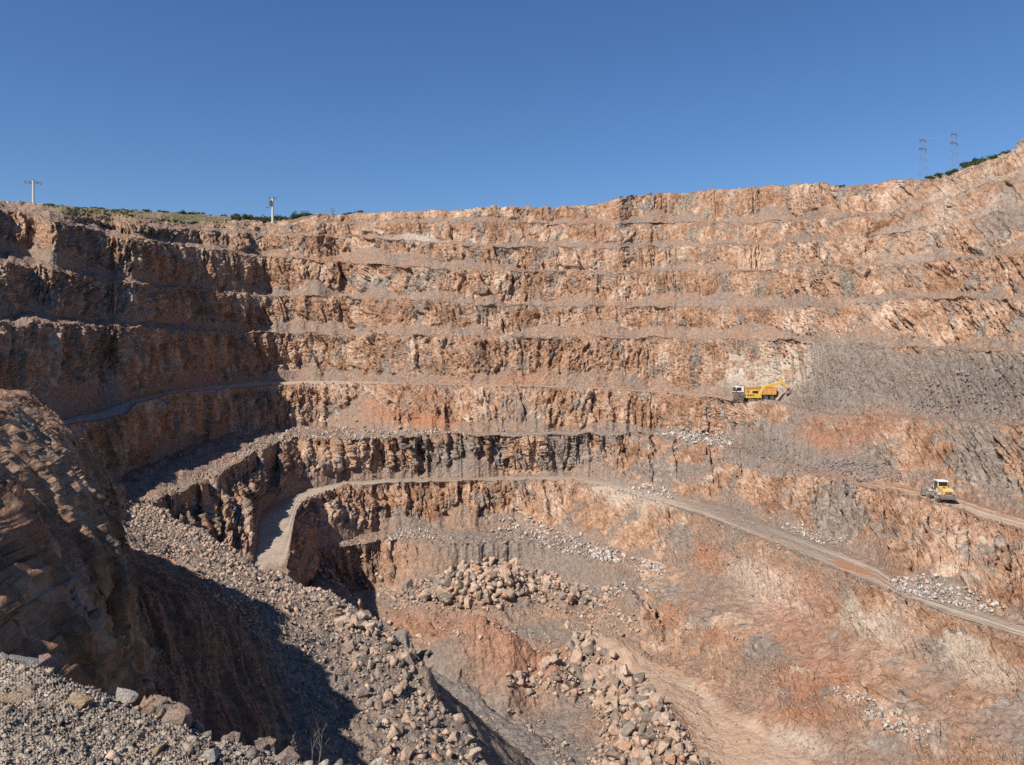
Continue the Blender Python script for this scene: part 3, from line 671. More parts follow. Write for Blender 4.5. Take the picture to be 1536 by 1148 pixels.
qT = np.interp(yE, [-5, 20, 30, 40, 50, 58, 66, 80, 100], [24, 20.8, 20.0, 20.4, 21.3, 21.8, 22.4, 23, 25])
ztop = np.interp(yE, [-5, 58, 66, 74, 84, 95, 110, 130], [-2.0, -1.9, -2.2, -4.4, -8.0, -11.5, -14.5, -16.5])
wob = 1.5 * fbm2(tt / 9, tt * 0, 3, 600) + 0.6 * fbm2(tt / 2.5, tt * 0, 3, 601)
qTt = (qT + wob)[:, None]
u_ = lambda n: np.linspace(0, 1, n, endpoint=False)[None]
q = np.concatenate([-26 + 26 * u_(90) + 0 * qTt, u_(300) * (qTt - 7.5), qTt - 7.5 + 8.0 * u_(460), qTt + 0.5 + 6 * u_(60), qTt + 6.5 + 60 * u_(31)], 1)
NQ = q.shape[1]; t2 = tt[:, None] + 0 * q; kq = 390
zE = E[:, 2][:, None] + 0.5 * fbm2(t2 / 4, q * 0, 3, 602)
cl = qTt - q                                                        # metres short of the cliff's top edge
base = zE + 0.16 * np.clip(q, 0, 6) + 0.42 * np.clip(q - 6, 0, 60)
base = np.where(q < 0, zE + q * 1.02 - 0.5 * np.clip(-q, 0, 1), base)
base = np.maximum(base, -46)
cliff = np.interp(cl, [-60, -12, -3, 0, 2.2, 4.2, 5.0, 5.8, 6.8], [3.5, 2.0, 0.6, -0.1, -2.4, -6.2, -10.5, -15.5, -60.0])
top = ztop[:, None] + cliff
zb = np.maximum(base, np.minimum(top, np.maximum(ztop[:, None] + 5.0, base)))
zb = np.where(q > 6, zb, base)
isC = (top > base) & (q > 6)
sc_ = np.where(isC, 0.0, 0.9)
Bx = E[:, 0][:, None] + nn[:, 0][:, None] * q; By = E[:, 1][:, None] + nn[:, 1][:, None] * q
PB = np.stack([Bx, By, zb], -1)
NB = normals(PB); NB *= np.sign(NB[..., 2:3] + 1e-6)
wz = np.cumsum(np.hypot(np.gradient(q, axis=1), np.gradient(zb, axis=1)), axis=1)     # length down the profile
f1, e1, _ = facet2(t2 / 2.4 + 0.06 * wz, wz / 9.5, 610); f2, e2, _ = facet2(t2 / 1.1 + 0.4 * f1, wz / 4.6, 611); f3, e3, _ = facet2(t2 / 0.5 + 0.3 * f2, wz / 1.9, 612)
f4, e4, _ = facet2(t2 / 0.21, wz / 0.55, 613)
dc = 0.6 * f1 + 0.45 * f2 + 0.34 * f3 + 0.19 * f4 + 0.35 * fbm2(t2 / 5, wz / 6, 4, 614) - 0.35 * (1 - sstep(0, 0.09, e1)) - 0.2 * (1 - sstep(0, 0.1, e2))
gul = fbm2((q + 0.10 * t2) / 0.75, t2 / 13, 4, 615)                    # rills running down the loose slope
r1, _, _ = facet2(t2 / 0.75, q / 0.75, 616); r2, _, _ = facet2(t2 / 0.3, q / 0.3, 617)
ds = 0.28 * fbm2(t2 / 4, q / 4, 4, 618) + np.where(q > 8.5, 0.45 * np.abs(gul), 0.16 * r1) + 0.07 * r2
isf = np.interp(cl, [-1, 1.5, 3.0, 4.8], [0.2, 0.32, 0.5, 1.0]) * np.clip(isC * 1.0, 0, 1)
PB = PB + NB * (dc * isf + ds * (1 - isC))[..., None]
red_ = np.where(isC, 0.35 + 0.5 * fbm2(t2 / 2.5, zb / 4, 3, 630), sstep(8.0, 10.5, q + 1.2 * fbm2(t2 / 5, q / 3, 3, 620)) * 0.95 * sstep(80, 60, yE)[:, None])
red_ = np.clip(red_, 0, 1)
attrs = dict(scree=np.where(isC & (cl > 0.3), 0.12, 0.95), grey=np.where(isC, 0.05, np.where(q < 9, 0.5, 0.15)), red=red_, road=0 * q, veg=np.where(cl < -2, 0.15, 0), pale=0 * q)
# the crest line of the berm splits the sheet into the heap and the promontory
tag(link('debris_bank', np_mesh('debris_bank', PB[:, :kq + 1].reshape(-1, 3), grid_quads(NT_, kq + 1)[:, ::-1], M['rock'], {k: v[:, :kq + 1] for k, v in attrs.items()}, False)),
    'long bank of tipped debris running down beside the shaded cliff', 'bank', None, 'structure')
tag(link('cliff', np_mesh('cliff', PB[:, kq:].reshape(-1, 3), grid_quads(NT_, NQ - kq)[:, ::-1], M['rock'], {k: v[:, kq:] for k, v in attrs.items()}, False)),
    'dark shaded rock cliff rising behind the near gravel', 'cliff', None, 'structure')
QBX = CX + PB[..., 0] / np.maximum(PB[..., 1], 1) * F; QBY = HY - PB[..., 2] / np.maximum(PB[..., 1], 1) * F

# ------------------------------------------------------------------ gravel platform the photograph is taken from
naz, nrr = 560, 460
az = np.radians(np.linspace(-62, 30, naz))
Redge = np.interp(np.degrees(az), [-62, -45, -39, -32.9, -29, -25.6, -21, -17, -13.6, -10, 0, 10, 30], [11.5, 8.2, 6.9, 5.75, 5.05, 4.6, 4.1, 3.8, 3.62, 3.4, 2.5, 2.2, 1.8])
Redge = Redge + 0.12 * fbm2(np.degrees(az) / 4, az * 0, 4, 700)
u = np.concatenate([np.linspace(0, 1, 400) ** 0.85, 1 + np.linspace(0, 1, 61)[1:] ** 1.3 * 2.2])
R_ = np.where(u[:, None] <= 1, 1.0 + (Redge[None] - 1.0) * u[:, None], Redge[None] + (u[:, None] - 1) * 4.0)
gx = R_ * np.sin(az)[None]; gy = R_ * np.cos(az)[None]
gz = -1.7 + 0.10 * fbm2(gx / 1.1, gy / 1.1, 4, 701) - 0.06 * sstep(0.8, 1.0, u)[:, None] - np.where(u[:, None] > 1, (R_ - Redge[None]) * 1.15, 0)
gz = gz + 0.05 * np.exp(-((u[:, None] - 0.9) / 0.08) ** 2)
ga, _, _ = facet2(gx / 0.11, gy / 0.11, 702); gb, _, _ = facet2(gx / 0.045, gy / 0.045, 703); gc, ge, _ = facet2(gx / 0.021, gy / 0.021, 704)
gz = gz + 0.016 * ga + 0.012 * gb + 0.007 * gc
PG = np.stack([gx, gy, gz], -1)
tag(link('ground', np_mesh('ground', PG.reshape(-1, 3), grid_quads(len(u), naz)[:, ::-1], M['gravel'], {}, False)), 'sunlit gravel at the quarry edge in front of the dark cliff', 'ground', None, 'structure')

# ------------------------------------------------------------------ loose rock
def ico(sub):
    bm = bmesh.new(); bmesh.ops.create_icosphere(bm, subdivisions=sub, radius=1.0)
    v = np.array([x.co[:] for x in bm.verts], np.float32); f = np.array([[x.index for x in fc.verts] for fc in bm.faces], np.int32); bm.free()
    return v, f
def rock_shape(npts, seed, bev=0.0):
    """angular broken stone: hull of a few points, edges slightly worn"""
    g = np.random.default_rng(seed); bm = bmesh.new()
    pts = g.uniform(-1, 1, (npts, 3)); q_ = np.abs(pts).max(1, keepdims=True); pts = pts / q_ * g.uniform(0.72, 1.0, (npts, 1))
    pts = pts / np.linalg.norm(pts, axis=1, keepdims=True) ** 0.25
    pts *= np.array([g.uniform(0.95, 1.25), g.uniform(0.75, 1.0), g.uniform(0.6, 0.85)])
    for c in pts: bm.verts.new(c)
    r = bmesh.ops.convex_hull(bm, input=bm.verts[:]); bmesh.ops.delete(bm, geom=list({e for e in r['geom_interior'] + r['geom_unused'] if isinstance(e, bmesh.types.BMVert)}), context='VERTS')
    bmesh.ops.dissolve_limit(bm, angle_limit=0.22, verts=bm.verts[:], edges=bm.edges[:])
    if bev:
        bmesh.ops.bevel(bm, geom=bm.edges[:], offset=bev, segments=2, affect='EDGES', profile=0.5, clamp_overlap=True)
    bmesh.ops.triangulate(bm, faces=bm.faces[:])
    if bev > 0.02:
        bmesh.ops.subdivide_edges(bm, edges=[e for e in bm.edges if e.calc_length() > 0.35], cuts=2, use_grid_fill=True); bmesh.ops.triangulate(bm, faces=bm.faces[:])
    bmesh.ops.recalc_face_normals(bm, faces=bm.faces[:])
    bm.verts.index_update()
    v = np.array([x.co[:] for x in bm.verts], np.float32); f = np.array([[x.index for x in fc.verts] for fc in bm.faces], np.int32); bm.free()
    if bev > 0.02: v = v * (1 + 0.045 * fbm2(v[:, 0] * 2.3 + v[:, 2] * 2 + seed, v[:, 1] * 2.3 - v[:, 2], 3, seed))[:, None]
    v = v / np.abs(v).max(0).mean()
    return v.astype(np.float32), f
SMALL = [rock_shape(8, 900 + i) for i in range(12)]
MEDIUM = [rock_shape(11, 940 + i) for i in range(12)]
LARGE = [rock_shape(12, 980 + i, 0.025) for i in range(16)]

def rand_rot(n):
    qv = RNG.normal(size=(n, 4)); qv /= np.linalg.norm(qv, axis=1, keepdims=True)
    w, x, y, z = qv.T
    return np.stack([np.stack([1 - 2 * (y * y + z * z), 2 * (x * y - z * w), 2 * (x * z + y * w)], -1),
                     np.stack([2 * (x * y + z * w), 1 - 2 * (x * x + z * z), 2 * (y * z - x * w)], -1),
                     np.stack([2 * (x * z - y * w), 2 * (y * z + x * w), 1 - 2 * (x * x + y * y)], -1)], 1)

def merge_rocks(name, cs, sz, mat, label, cat, shapes=None):
    vs, fs, o = [], [], 0
    shapes = shapes or SMALL
    pick = RNG.integers(0, len(shapes), len(cs)); R3 = rand_rot(len(cs))
    for k, (v, f) in enumerate(shapes):
        ix = np.nonzero(pick == k)[0]
        if not len(ix): continue
        vv = np.einsum('nij,vj->nvi', R3[ix], v) * sz[ix][:, None, None] + cs[ix][:, None]
        vs.append(vv.reshape(-1, 3)); fs.append((f[None] + (np.arange(len(ix)) * len(v))[:, None, None] + o).reshape(-1, 3)); o += len(ix) * len(v)
    me = np_mesh(name, np.concatenate(vs), np.concatenate(fs), mat, {}, False)
    return tag(link(name, me), label, cat, None, 'stuff')

def pick_zone(poly, n, qx, qy, P3, rows=None, dens=None):
    r0, r1 = rows or (0, qx.shape[0])
    sx, sy = qx[r0:r1], qy[r0:r1]
    x0, y0 = np.min(poly, 0); x1, y1 = np.max(poly, 0)
    c = np.argwhere((sx > x0) & (sx < x1) & (sy > y0) & (sy < y1))
    if not len(c): return np.zeros((0, 3)), np.zeros(0)
    a, b = sx[c[:, 0], c[:, 1]], sy[c[:, 0], c[:, 1]]
    m = in_poly(a + 5 * fbm2(a / 11, b / 11, 3, 31), b + 4 * fbm2(a / 11, b / 11, 3, 32), poly)
    if dens: m &= (fbm2(a / dens, b / dens, 3, 77) + RNG.uniform(-0.5, 0.5, len(a))) > -0.15
    c = c[m]
    if not len(c): return np.zeros((0, 3)), np.zeros(0)
    k = RNG.integers(0, len(c), n)
    p = P3[r0:r1][c[k, 0], c[k, 1]]
    return p, p[:, 1]

def sizes(n, lo, hi, power=2.6):
    u_ = RNG.uniform(0, 1, n)
    return lo * (hi / lo) ** (u_ ** power)
rowsF = (0, row0['F4'] + 10)
ROCKS = {}   # zone -> (centres, radii)
def fill(zone_name, polyg, n, lo, hi, src='M', rows=None, power=2.6, lift=0.25, dens=None):
    """lo..hi: stone widths in photo pixels"""
    qx, qy, P3 = {'M': (QX, QY, P), 'B': (QBX, QBY, PB)}[src]
    p, d = pick_zone(polyg, n, qx, qy, P3, rows, dens)
    r_ = sizes(len(p), lo * 0.68, hi * 0.66, power) * d / F * 0.5
    p = p + np.stack([0 * r_, 0 * r_, r_ * (lift + RNG.uniform(-0.2, 0.5, len(p)))], -1)
    a, b = ROCKS.get(zone_name, (np.zeros((0, 3)), np.zeros(0)))
    ROCKS[zone_name] = (np.concatenate([a, p]), np.concatenate([b, r_]))
rf = rowsF
fill('heap', [(588, 905), (600, 885), (640, 872), (700, 846), (740, 838), (790, 850), (850, 872), (930, 895), (900, 912), (800, 903), (725, 922), (660, 910)], 1150, 4, 24, rows=rf, power=1.8, lift=0.4)
fill('heap', [(640, 905), (700, 868), (780, 868), (790, 895), (720, 915)], 110, 9, 24, rows=rf, power=1.5, lift=0.9)
fill('pile', [(852, 968), (880, 950), (930, 1000), (1000, 1060), (1075, 1170), (880, 1170), (905, 1090), (870, 1020)], 900, 5, 34, rows=rf, power=2.6, lift=0.35)
fill('heap', [(588, 915), (600, 880), (700, 846), (740, 838), (850, 868), (940, 892), (900, 915), (725, 930)], 900, 2.5, 9, rows=rf, power=1.6, lift=0.3)
fill('pile', [(845, 965), (880, 945), (935, 1000), (1010, 1060), (1085, 1170), (870, 1170), (895, 1090), (860, 1020)], 900, 3, 11, rows=rf, power=1.7, lift=0.3)
fill('pile', [(900, 1000), (950, 1020), (1020, 1100), (1050, 1160), (940, 1160), (910, 1060)], 110, 12, 32, rows=rf, power=1.3, lift=0.8)
fill('mound', [(752, 1018), (830, 985), (880, 1000), (905, 1050), (850, 1045), (780, 1050)], 240, 6, 24, rows=rf, power=2.2)
fill('mound', [(620, 905), (700, 915), (840, 955), (850, 985), (780, 1000), (680, 975)], 190, 3, 12, rows=rf)
fill('grey', [(835, 935), (880, 915), (900, 905), (965, 928), (950, 952), (885, 962)], 260, 4, 13, rows=rf)
fill('grey', [(640, 930), (820, 935), (830, 962), (700, 965)], 130, 3, 10, rows=rf)
fill('ledge', [(732, 806), (760, 778), (800, 780), (880, 812), (940, 828), (1005, 852), (990, 868), (900, 842), (800, 816)], 620, 3, 11, rows=(0, row0['L4']))
fill('ledge', [(880, 830), (905, 825), (940, 840), (930, 852)], 30, 8, 14, rows=(0, row0['L4']), power=1.2)
fill('ledge', [(575, 812), (600, 795), (640, 795), (660, 810)], 90, 3, 9, rows=(0, row0['L4']))
fill('ledge', [(890, 880), (980, 862), (1000, 880), (960, 905)], 70, 4, 13, rows=rf)
fill('track', [(850, 1110), (1000, 950), (1100, 1010), (1240, 1148), (1040, 1148), (960, 1040)], 160, 2, 6, rows=rf)
fill('corner', [(600, 1000), (680, 1040), (800, 1120), (880, 1160), (760, 1160), (700, 1110)], 160, 3, 12, rows=rf, dens=20)
fill('corner', [(740, 1040), (870, 1120), (960, 1160), (850, 1160), (770, 1080)], 200, 3, 16, rows=rf, dens=20)
fill('corner', [(470, 850), (540, 830), (600, 900), (650, 960), (640, 1010), (560, 940), (490, 895)], 420, 3, 15, rows=(0, row0['L4']))
L3r = (row0['L3'] - 10, row0['L3b'] + 25)
fill('bench', [(980, 655), (1000, 642), (1060, 640), (1110, 655), (1090, 672), (1030, 664)], 330, 3, 11, rows=L3r)
fill('lane', [(925, 735), (950, 722), (1020, 738), (1010, 750), (970, 745)], 110, 3, 10, rows=(row0['L4'] - 6, row0['L4b'] + 20))
fill('bench', [(410, 655), (440, 645), (520, 640), (640, 642), (700, 650), (560, 660), (470, 662)], 700, 2, 8, rows=L3r)
fill('bench', [(330, 690), (360, 650), (430, 645), (420, 662), (370, 690)], 160, 2, 7, rows=L3r)
fill('pink', [(1330, 870), (1390, 862), (1470, 885), (1510, 912), (1480, 922), (1410, 903), (1350, 890)], 620, 3, 11, rows=(row0['L4'], row0['L3']))
fill('pink', [(1165, 792), (1190, 785), (1245, 802), (1290, 820), (1230, 815)], 150, 3, 9, rows=(row0['L4'], row0['L3']))
fill('white', [(1240, 1032), (1270, 1030), (1340, 1060), (1400, 1100), (1370, 1112), (1300, 1075)], 260, 3, 14, rows=rf, power=2.8)
fill('dark', [(1230, 690), (1330, 690), (1365, 722), (1300, 725), (1240, 705)], 380, 3, 8, rows=(row0['L4b'], row0['R1']))
fill('dark', [(1400, 560), (1536, 545), (1540, 640), (1440, 632), (1380, 610)], 420, 2.5, 11, rows=(row0['R1'], row0['U1b'] + 30), dens=30)
fill('dark', [(1200, 540), (1400, 535), (1420, 620), (1200, 622)], 900, 1.8, 6, rows=(row0['R1'], row0['U1b'] + 30), dens=25)
fill('dark', [(1080, 690), (1140, 640), (1230, 690), (1230, 712)], 300, 2, 6, rows=(row0['L3'], row0['R1']))
# scattered stones on every slope and bench
fill('scatter', [(960, 780), (1536, 960), (1536, 1148), (1000, 1148), (930, 900)], 5200, 1.4, 6, rows=(0, row0['L4']), power=3.5)
fill('scatter', [(430, 580), (1060, 590), (1536, 650), (1536, 950), (1000, 760), (430, 740)], 2600, 1.5, 6, rows=(row0['F4'], row0['R1']), power=3.2)
fill('scatter', [(0, 330), (1536, 300), (1536, 640), (0, 650)], 4200, 1.3, 5, rows=(row0['R1'], row0['RIM']), power=3.5)
fill('scatter', [(500, 325), (900, 315), (1536, 200), (1536, 290), (1300, 300), (900, 325), (500, 335)], 700, 1.5, 5, rows=(row0['U5b'] + 50, row0['RIM'] + 10), power=2.5)
fill('scatter', [(0, 305), (480, 318), (500, 335), (0, 325)], 350, 1.5, 4.5, rows=(row0['U5b'] + 50, row0['HILL']), power=2.5)
for nm in ('U1', 'U2', 'U3', 'R1'):     # spoil along the crests
    fill('scatter', [(-50, 300), (1580, 300), (1580, 700), (-50, 700)], 500, 1.5, 6, rows=(row0[nm] - 6, row0[nm] + 5), power=2.5)
fill('scatter', [(380, 725), (1540, 725), (1540, 975), (400, 870)], 700, 1.5, 6, rows=(row0['L4'] - 8, row0['L4'] + 5), power=2.5)
fill('scatter', [(215, 640), (1540, 640), (1540, 800), (215, 760)], 700, 1.5, 6, rows=(row0['L3'] - 8, row0['L3'] + 5), power=2.5)
fill('scatter', [(380, 850), (384, 760), (440, 735), (540, 718), (540, 735), (470, 752), (448, 775), (440, 850)], 260, 1.5, 7, rows=(row0['L4'] - 14, row0['L4'] + 8), power=2.2)
fill('scatter', [(432, 750), (540, 728), (540, 860), (432, 860)], 260, 1.5, 6, rows=(row0['F4'], row0['L4']), power=2.5)
fill('scatter', [(215, 760), (282, 725), (340, 690), (400, 655), (470, 650), (440, 664), (373, 690), (336, 716), (250, 752)], 900, 1.5, 7, rows=L3r, power=2.4)
fill('scatter', [(430, 800), (900, 790), (900, 850), (600, 830), (430, 900)], 320, 1.6, 8, rows=(row0['F3'] - 7, row0['F3'] + 12), power=2.2)
# the debris bank
bank = [(160, 720), (215, 740), (300, 785), (395, 845), (500, 890), (595, 950), (650, 1020), (700, 1085), (760, 1165), (560, 1165), (470, 1080), (380, 960), (290, 860), (200, 790)]
fill('bank', bank, 11000, 2.0, 11, 'B', power=2.6)
fill('bank', [(480, 900), (600, 955), (650, 1025), (700, 1090), (760, 1165), (600, 1165), (540, 1050)], 1200, 5, 32, 'B', power=2.2)
fill('bank', [(250, 770), (330, 810), (500, 890), (590, 950), (560, 980), (430, 920), (300, 840)], 1000, 4, 14, 'B', power=2.2)
fill('bank', [(170, 740), (240, 800), (330, 880), (430, 960), (520, 1060), (600, 1165), (480, 1165), (400, 1050), (300, 930), (220, 840)], 3000, 1.8, 9, 'B', power=2.6)
fill('bank', [(180, 760), (480, 1000), (560, 1165), (400, 1165), (330, 1000), (200, 830)], 650, 1.5, 9, 'B', power=3)

# the largest stones are things of their own
spec = {'heap': ('pale boulder in the wide heap across the back of the pit floor', 'boulders heaped at the back of the pit floor'),
        'pile': ('boulder in the long pile beside the brown track in the pit', 'boulders piled beside the pit track'),
        'mound': ('orange boulder lying on the red earth mound in the pit', 'boulders on the red earth mound'),
        'bank': ('sunlit boulder on the debris bank beside the shaded cliff', 'boulders on the debris bank')}
allr = [(r_ * F / p[1], zn, p, r_) for zn in spec for p, r_ in zip(*ROCKS[zn]) if 0 < CX + p[0] / p[1] * F < 1536 and 700 < HY - p[2] / p[1] * F < 1148]
allr.sort(key=lambda e: -e[0])
quota = {'heap': 82, 'pile': 112, 'mound': 18, 'bank': 88}
taken = {k: set() for k in spec}
LM = []
for i, (v, f) in enumerate(LARGE):
    me = np_mesh('boulder', v, f, M['boulder'], {}, False); LM.append(me)
keyset = {k: set() for k in spec}
for s_, zn, p, r_ in allr:
    if len(taken[zn]) >= quota[zn]: continue
    taken[zn].add(tuple(np.round(p, 4)))
    o = link('boulder', LM[random.randrange(len(LM))]); o.location = p; o.scale = (r_,) * 3
    o.rotation_euler = (random.uniform(0, 6.28), random.uniform(0, 6.28), random.uniform(0, 6.28))
    tag(o, spec[zn][0], 'boulder', spec[zn][1])
for zn, (p, r_) in ROCKS.items():
    if zn in taken:
        keep = np.array([tuple(np.round(x, 4)) not in taken[zn] for x in p]); ROCKS[zn] = (p[keep], r_[keep])
stuff = [('bank', 'broken rock spread thickly over the debris bank', 'stone', ['bank'], SMALL),
         ('pit', 'smaller broken rock among the boulders on the pit floor', 'stone', ['heap', 'pile', 'mound', 'grey', 'corner', 'track'], MEDIUM),
         ('ledges', 'pale rubble lying along the ledge and benches of the rock wall', 'pale', ['ledge', 'bench', 'lane', 'white', 'pink'], SMALL),
         ('dark', 'dark rubble on the grey scree below and above the truck road', 'darkstone', ['dark'], SMALL),
         ('scatter', 'small stones scattered over the slopes and crests of the quarry', 'stone', ['scatter'], SMALL)]
for _, lab, mt, zs, shp in stuff:
    merge_rocks('rubble', np.concatenate([ROCKS[z][0] for z in zs]), np.concatenate([ROCKS[z][1] for z in zs]), M[mt], lab, 'rubble', shp)

# near gravel: stones at the photographer's feet
GX = CX + PG[..., 0] / PG[..., 1] * F; GY = HY - PG[..., 2] / PG[..., 1] * F
gpoly = [(-60, 930), (60, 965), (190, 1025), (330, 1085), (520, 1145), (560, 1200), (-60, 1200)]
def gpick(n, lo, hi, power):
    p, d = pick_zone(gpoly, n, GX, GY, PG, (0, 402))
    return p, sizes(len(p), lo, hi, power) / 2
p1, r1_ = gpick(34000, 0.005, 0.022, 2.4); p2, r2_ = gpick(420, 0.02, 0.06, 2.4)
pp = np.concatenate([p1, p2]); rr_ = np.concatenate([r1_, r2_])
pp[:, 2] += rr_ * 0.25
merge_rocks('gravel', pp, rr_, M['gravelstone'], 'loose grey and tan gravel at the quarry edge', 'gravel', SMALL)
edge, de = pick_zone([(-20, 945), (60, 962), (190, 1022), (330, 1082), (500, 1140), (520, 1152), (300, 1100), (180, 1045), (40, 985), (-20, 965)], 170, GX, GY, PG, (0, 402))
for i in range(len(edge)):
    r_ = float(sizes(1, 0.03, 0.09, 1.6)[0]) * 0.6
    o = link('stone', LM[random.randrange(len(LM))]); o.location = edge[i] + np.array([0, 0, r_ * 0.3]); o.scale = (r_,) * 3
    o.rotation_euler = (random.uniform(0, 6.28), random.uniform(0, 6.28), random.uniform(0, 6.28))
    tag(o, 'fist sized stone along the broken lip of the near gravel', 'stone', 'stones along the lip of the near gravel')
def near_stone(px, py, w, sx, sy, sz, rot, mat, label, k):
    d2 = (GX[:402] - px) ** 2 + (GY[:402] - py) ** 2; i = np.unravel_index(np.argmin(d2), d2.shape); p = PG[i]
    r_ = w * np.linalg.norm(p[:2]) / F / 2
    me = LM[k].copy(); me.materials.clear(); me.materials.append(mat)
    o = link('stone', me); o.location = (p[0], p[1], p[2] + r_ * sz * 0.45); o.scale = (r_ * sx, r_ * sy, r_ * sz); o.rotation_euler = rot
    tag(o, label, 'stone', 'notable stones on the near gravel')
gs = mat_stone('grey_slab_rock', False, [(0, (0.33, 0.32, 0.31)), (1, (0.36, 0.35, 0.33))]); ps = mat_stone('pink_rock', False, [(0, (0.42, 0.29, 0.25)), (1, (0.44, 0.32, 0.27))])
ys = mat_stone('tan_rock', False, [(0, (0.50, 0.37, 0.23)), (1, (0.52, 0.38, 0.25))]); ws = mat_stone('cream_rock', False, [(0, (0.52, 0.46, 0.39)), (1, (0.56, 0.50, 0.43))])
near_stone(58, 1000, 30, 1.0, 0.7, 0.55, (0.3, 0.5, 0.4), gs, 'flat grey slab of stone tilted on the gravel before the cliff', 2)
near_stone(75, 992, 23, 0.8, 0.7, 1.1, (0.2, -0.4, 1.0), ps, 'upright pinkish stone standing against the flat grey slab', 5)
near_stone(16, 966, 17, 1.0, 0.8, 0.8, (0.1, 0.2, 2.0), ws, 'pale block of stone at the lip nearest the picture corner', 7)
near_stone(38, 974, 26, 1.1, 0.6, 0.35, (0.05, 0.25, 0.3), gs, 'thin grey stone lying flat behind the pale block', 9)
near_stone(192, 1040, 26, 1.1, 0.8, 0.8, (0.4, 0.2, 0.1), ws, 'cream coloured stone overhanging the lip at the foot of the cliff', 1)
near_stone(15, 1052, 40, 1.0, 0.9, 0.6, (0.1, 0.1, 0.7), ys, 'knobbly tan clod of rock at the edge of the near gravel', 11)
near_stone(118, 1058, 30, 1.0, 0.7, 0.8, (0.3, 0.6, 0.2), ys, 'brown clod with a jagged top in the middle of the near gravel', 12)
near_stone(240, 1128, 22, 1.0, 0.9, 0.8, (0.3, 0.1, 0.9), ys, 'golden angular stone beside the lip of the near gravel', 3)
near_stone(312, 1140, 34, 1.0, 0.8, 0.8, (0.2, 0.4, 1.9), ws, 'largest cream stone at the bottom of the near gravel', 4)
near_stone(430, 1142, 30, 1.0, 0.8, 0.9, (0.2, 0.1, 0.5), ps, 'pinkish stone beside the dry plants', 6)
near_stone(395, 1130, 22, 1.0, 0.8, 0.9, (0.9, 0.1, 0.5), ps, 'small rose coloured stone left of the dry plants', 8)
# ------------------------------------------------------------------ vehicles
def wheel(parent, c, r, w, tyre, rim, lug=False):
    b = MB(); b.lathe([(r * 0.5, -w / 2), (r * 0.86, -w / 2), (r * 0.97, -w * 0.40), (r, -w * 0.25), (r, w * 0.25), (r * 0.97, w * 0.40), (r * 0.86, w / 2), (r * 0.5, w / 2)], (0, 0, 0), n=28)
    if lug:
        for k in range(22):
            a = 2 * math.pi * k / 22
            for s in (-1, 1):
                b.box((r * 1.0 * math.cos(a), s * w * 0.23, r * 1.0 * math.sin(a)), (r * 0.09, w * 0.44, r * 0.10), Euler((0, -a, 0)))
    o = b.build('wheel', tyre, parent); o.location = c
    b = MB(); s = 1 if c[1] > 0 else -1
    b.lathe([(r * 0.52, s * (w / 2 - 0.02)), (r * 0.50, s * (w / 2 + 0.03)), (r * 0.36, s * (w / 2 - 0.03)), (r * 0.20, s * (w / 2 - 0.03)), (r * 0.18, s * (w / 2 + 0.05)), (r * 0.08, s * (w / 2 + 0.06))], (0, 0, 0), n=20)
    b.build('rim', rim, o)
    return o

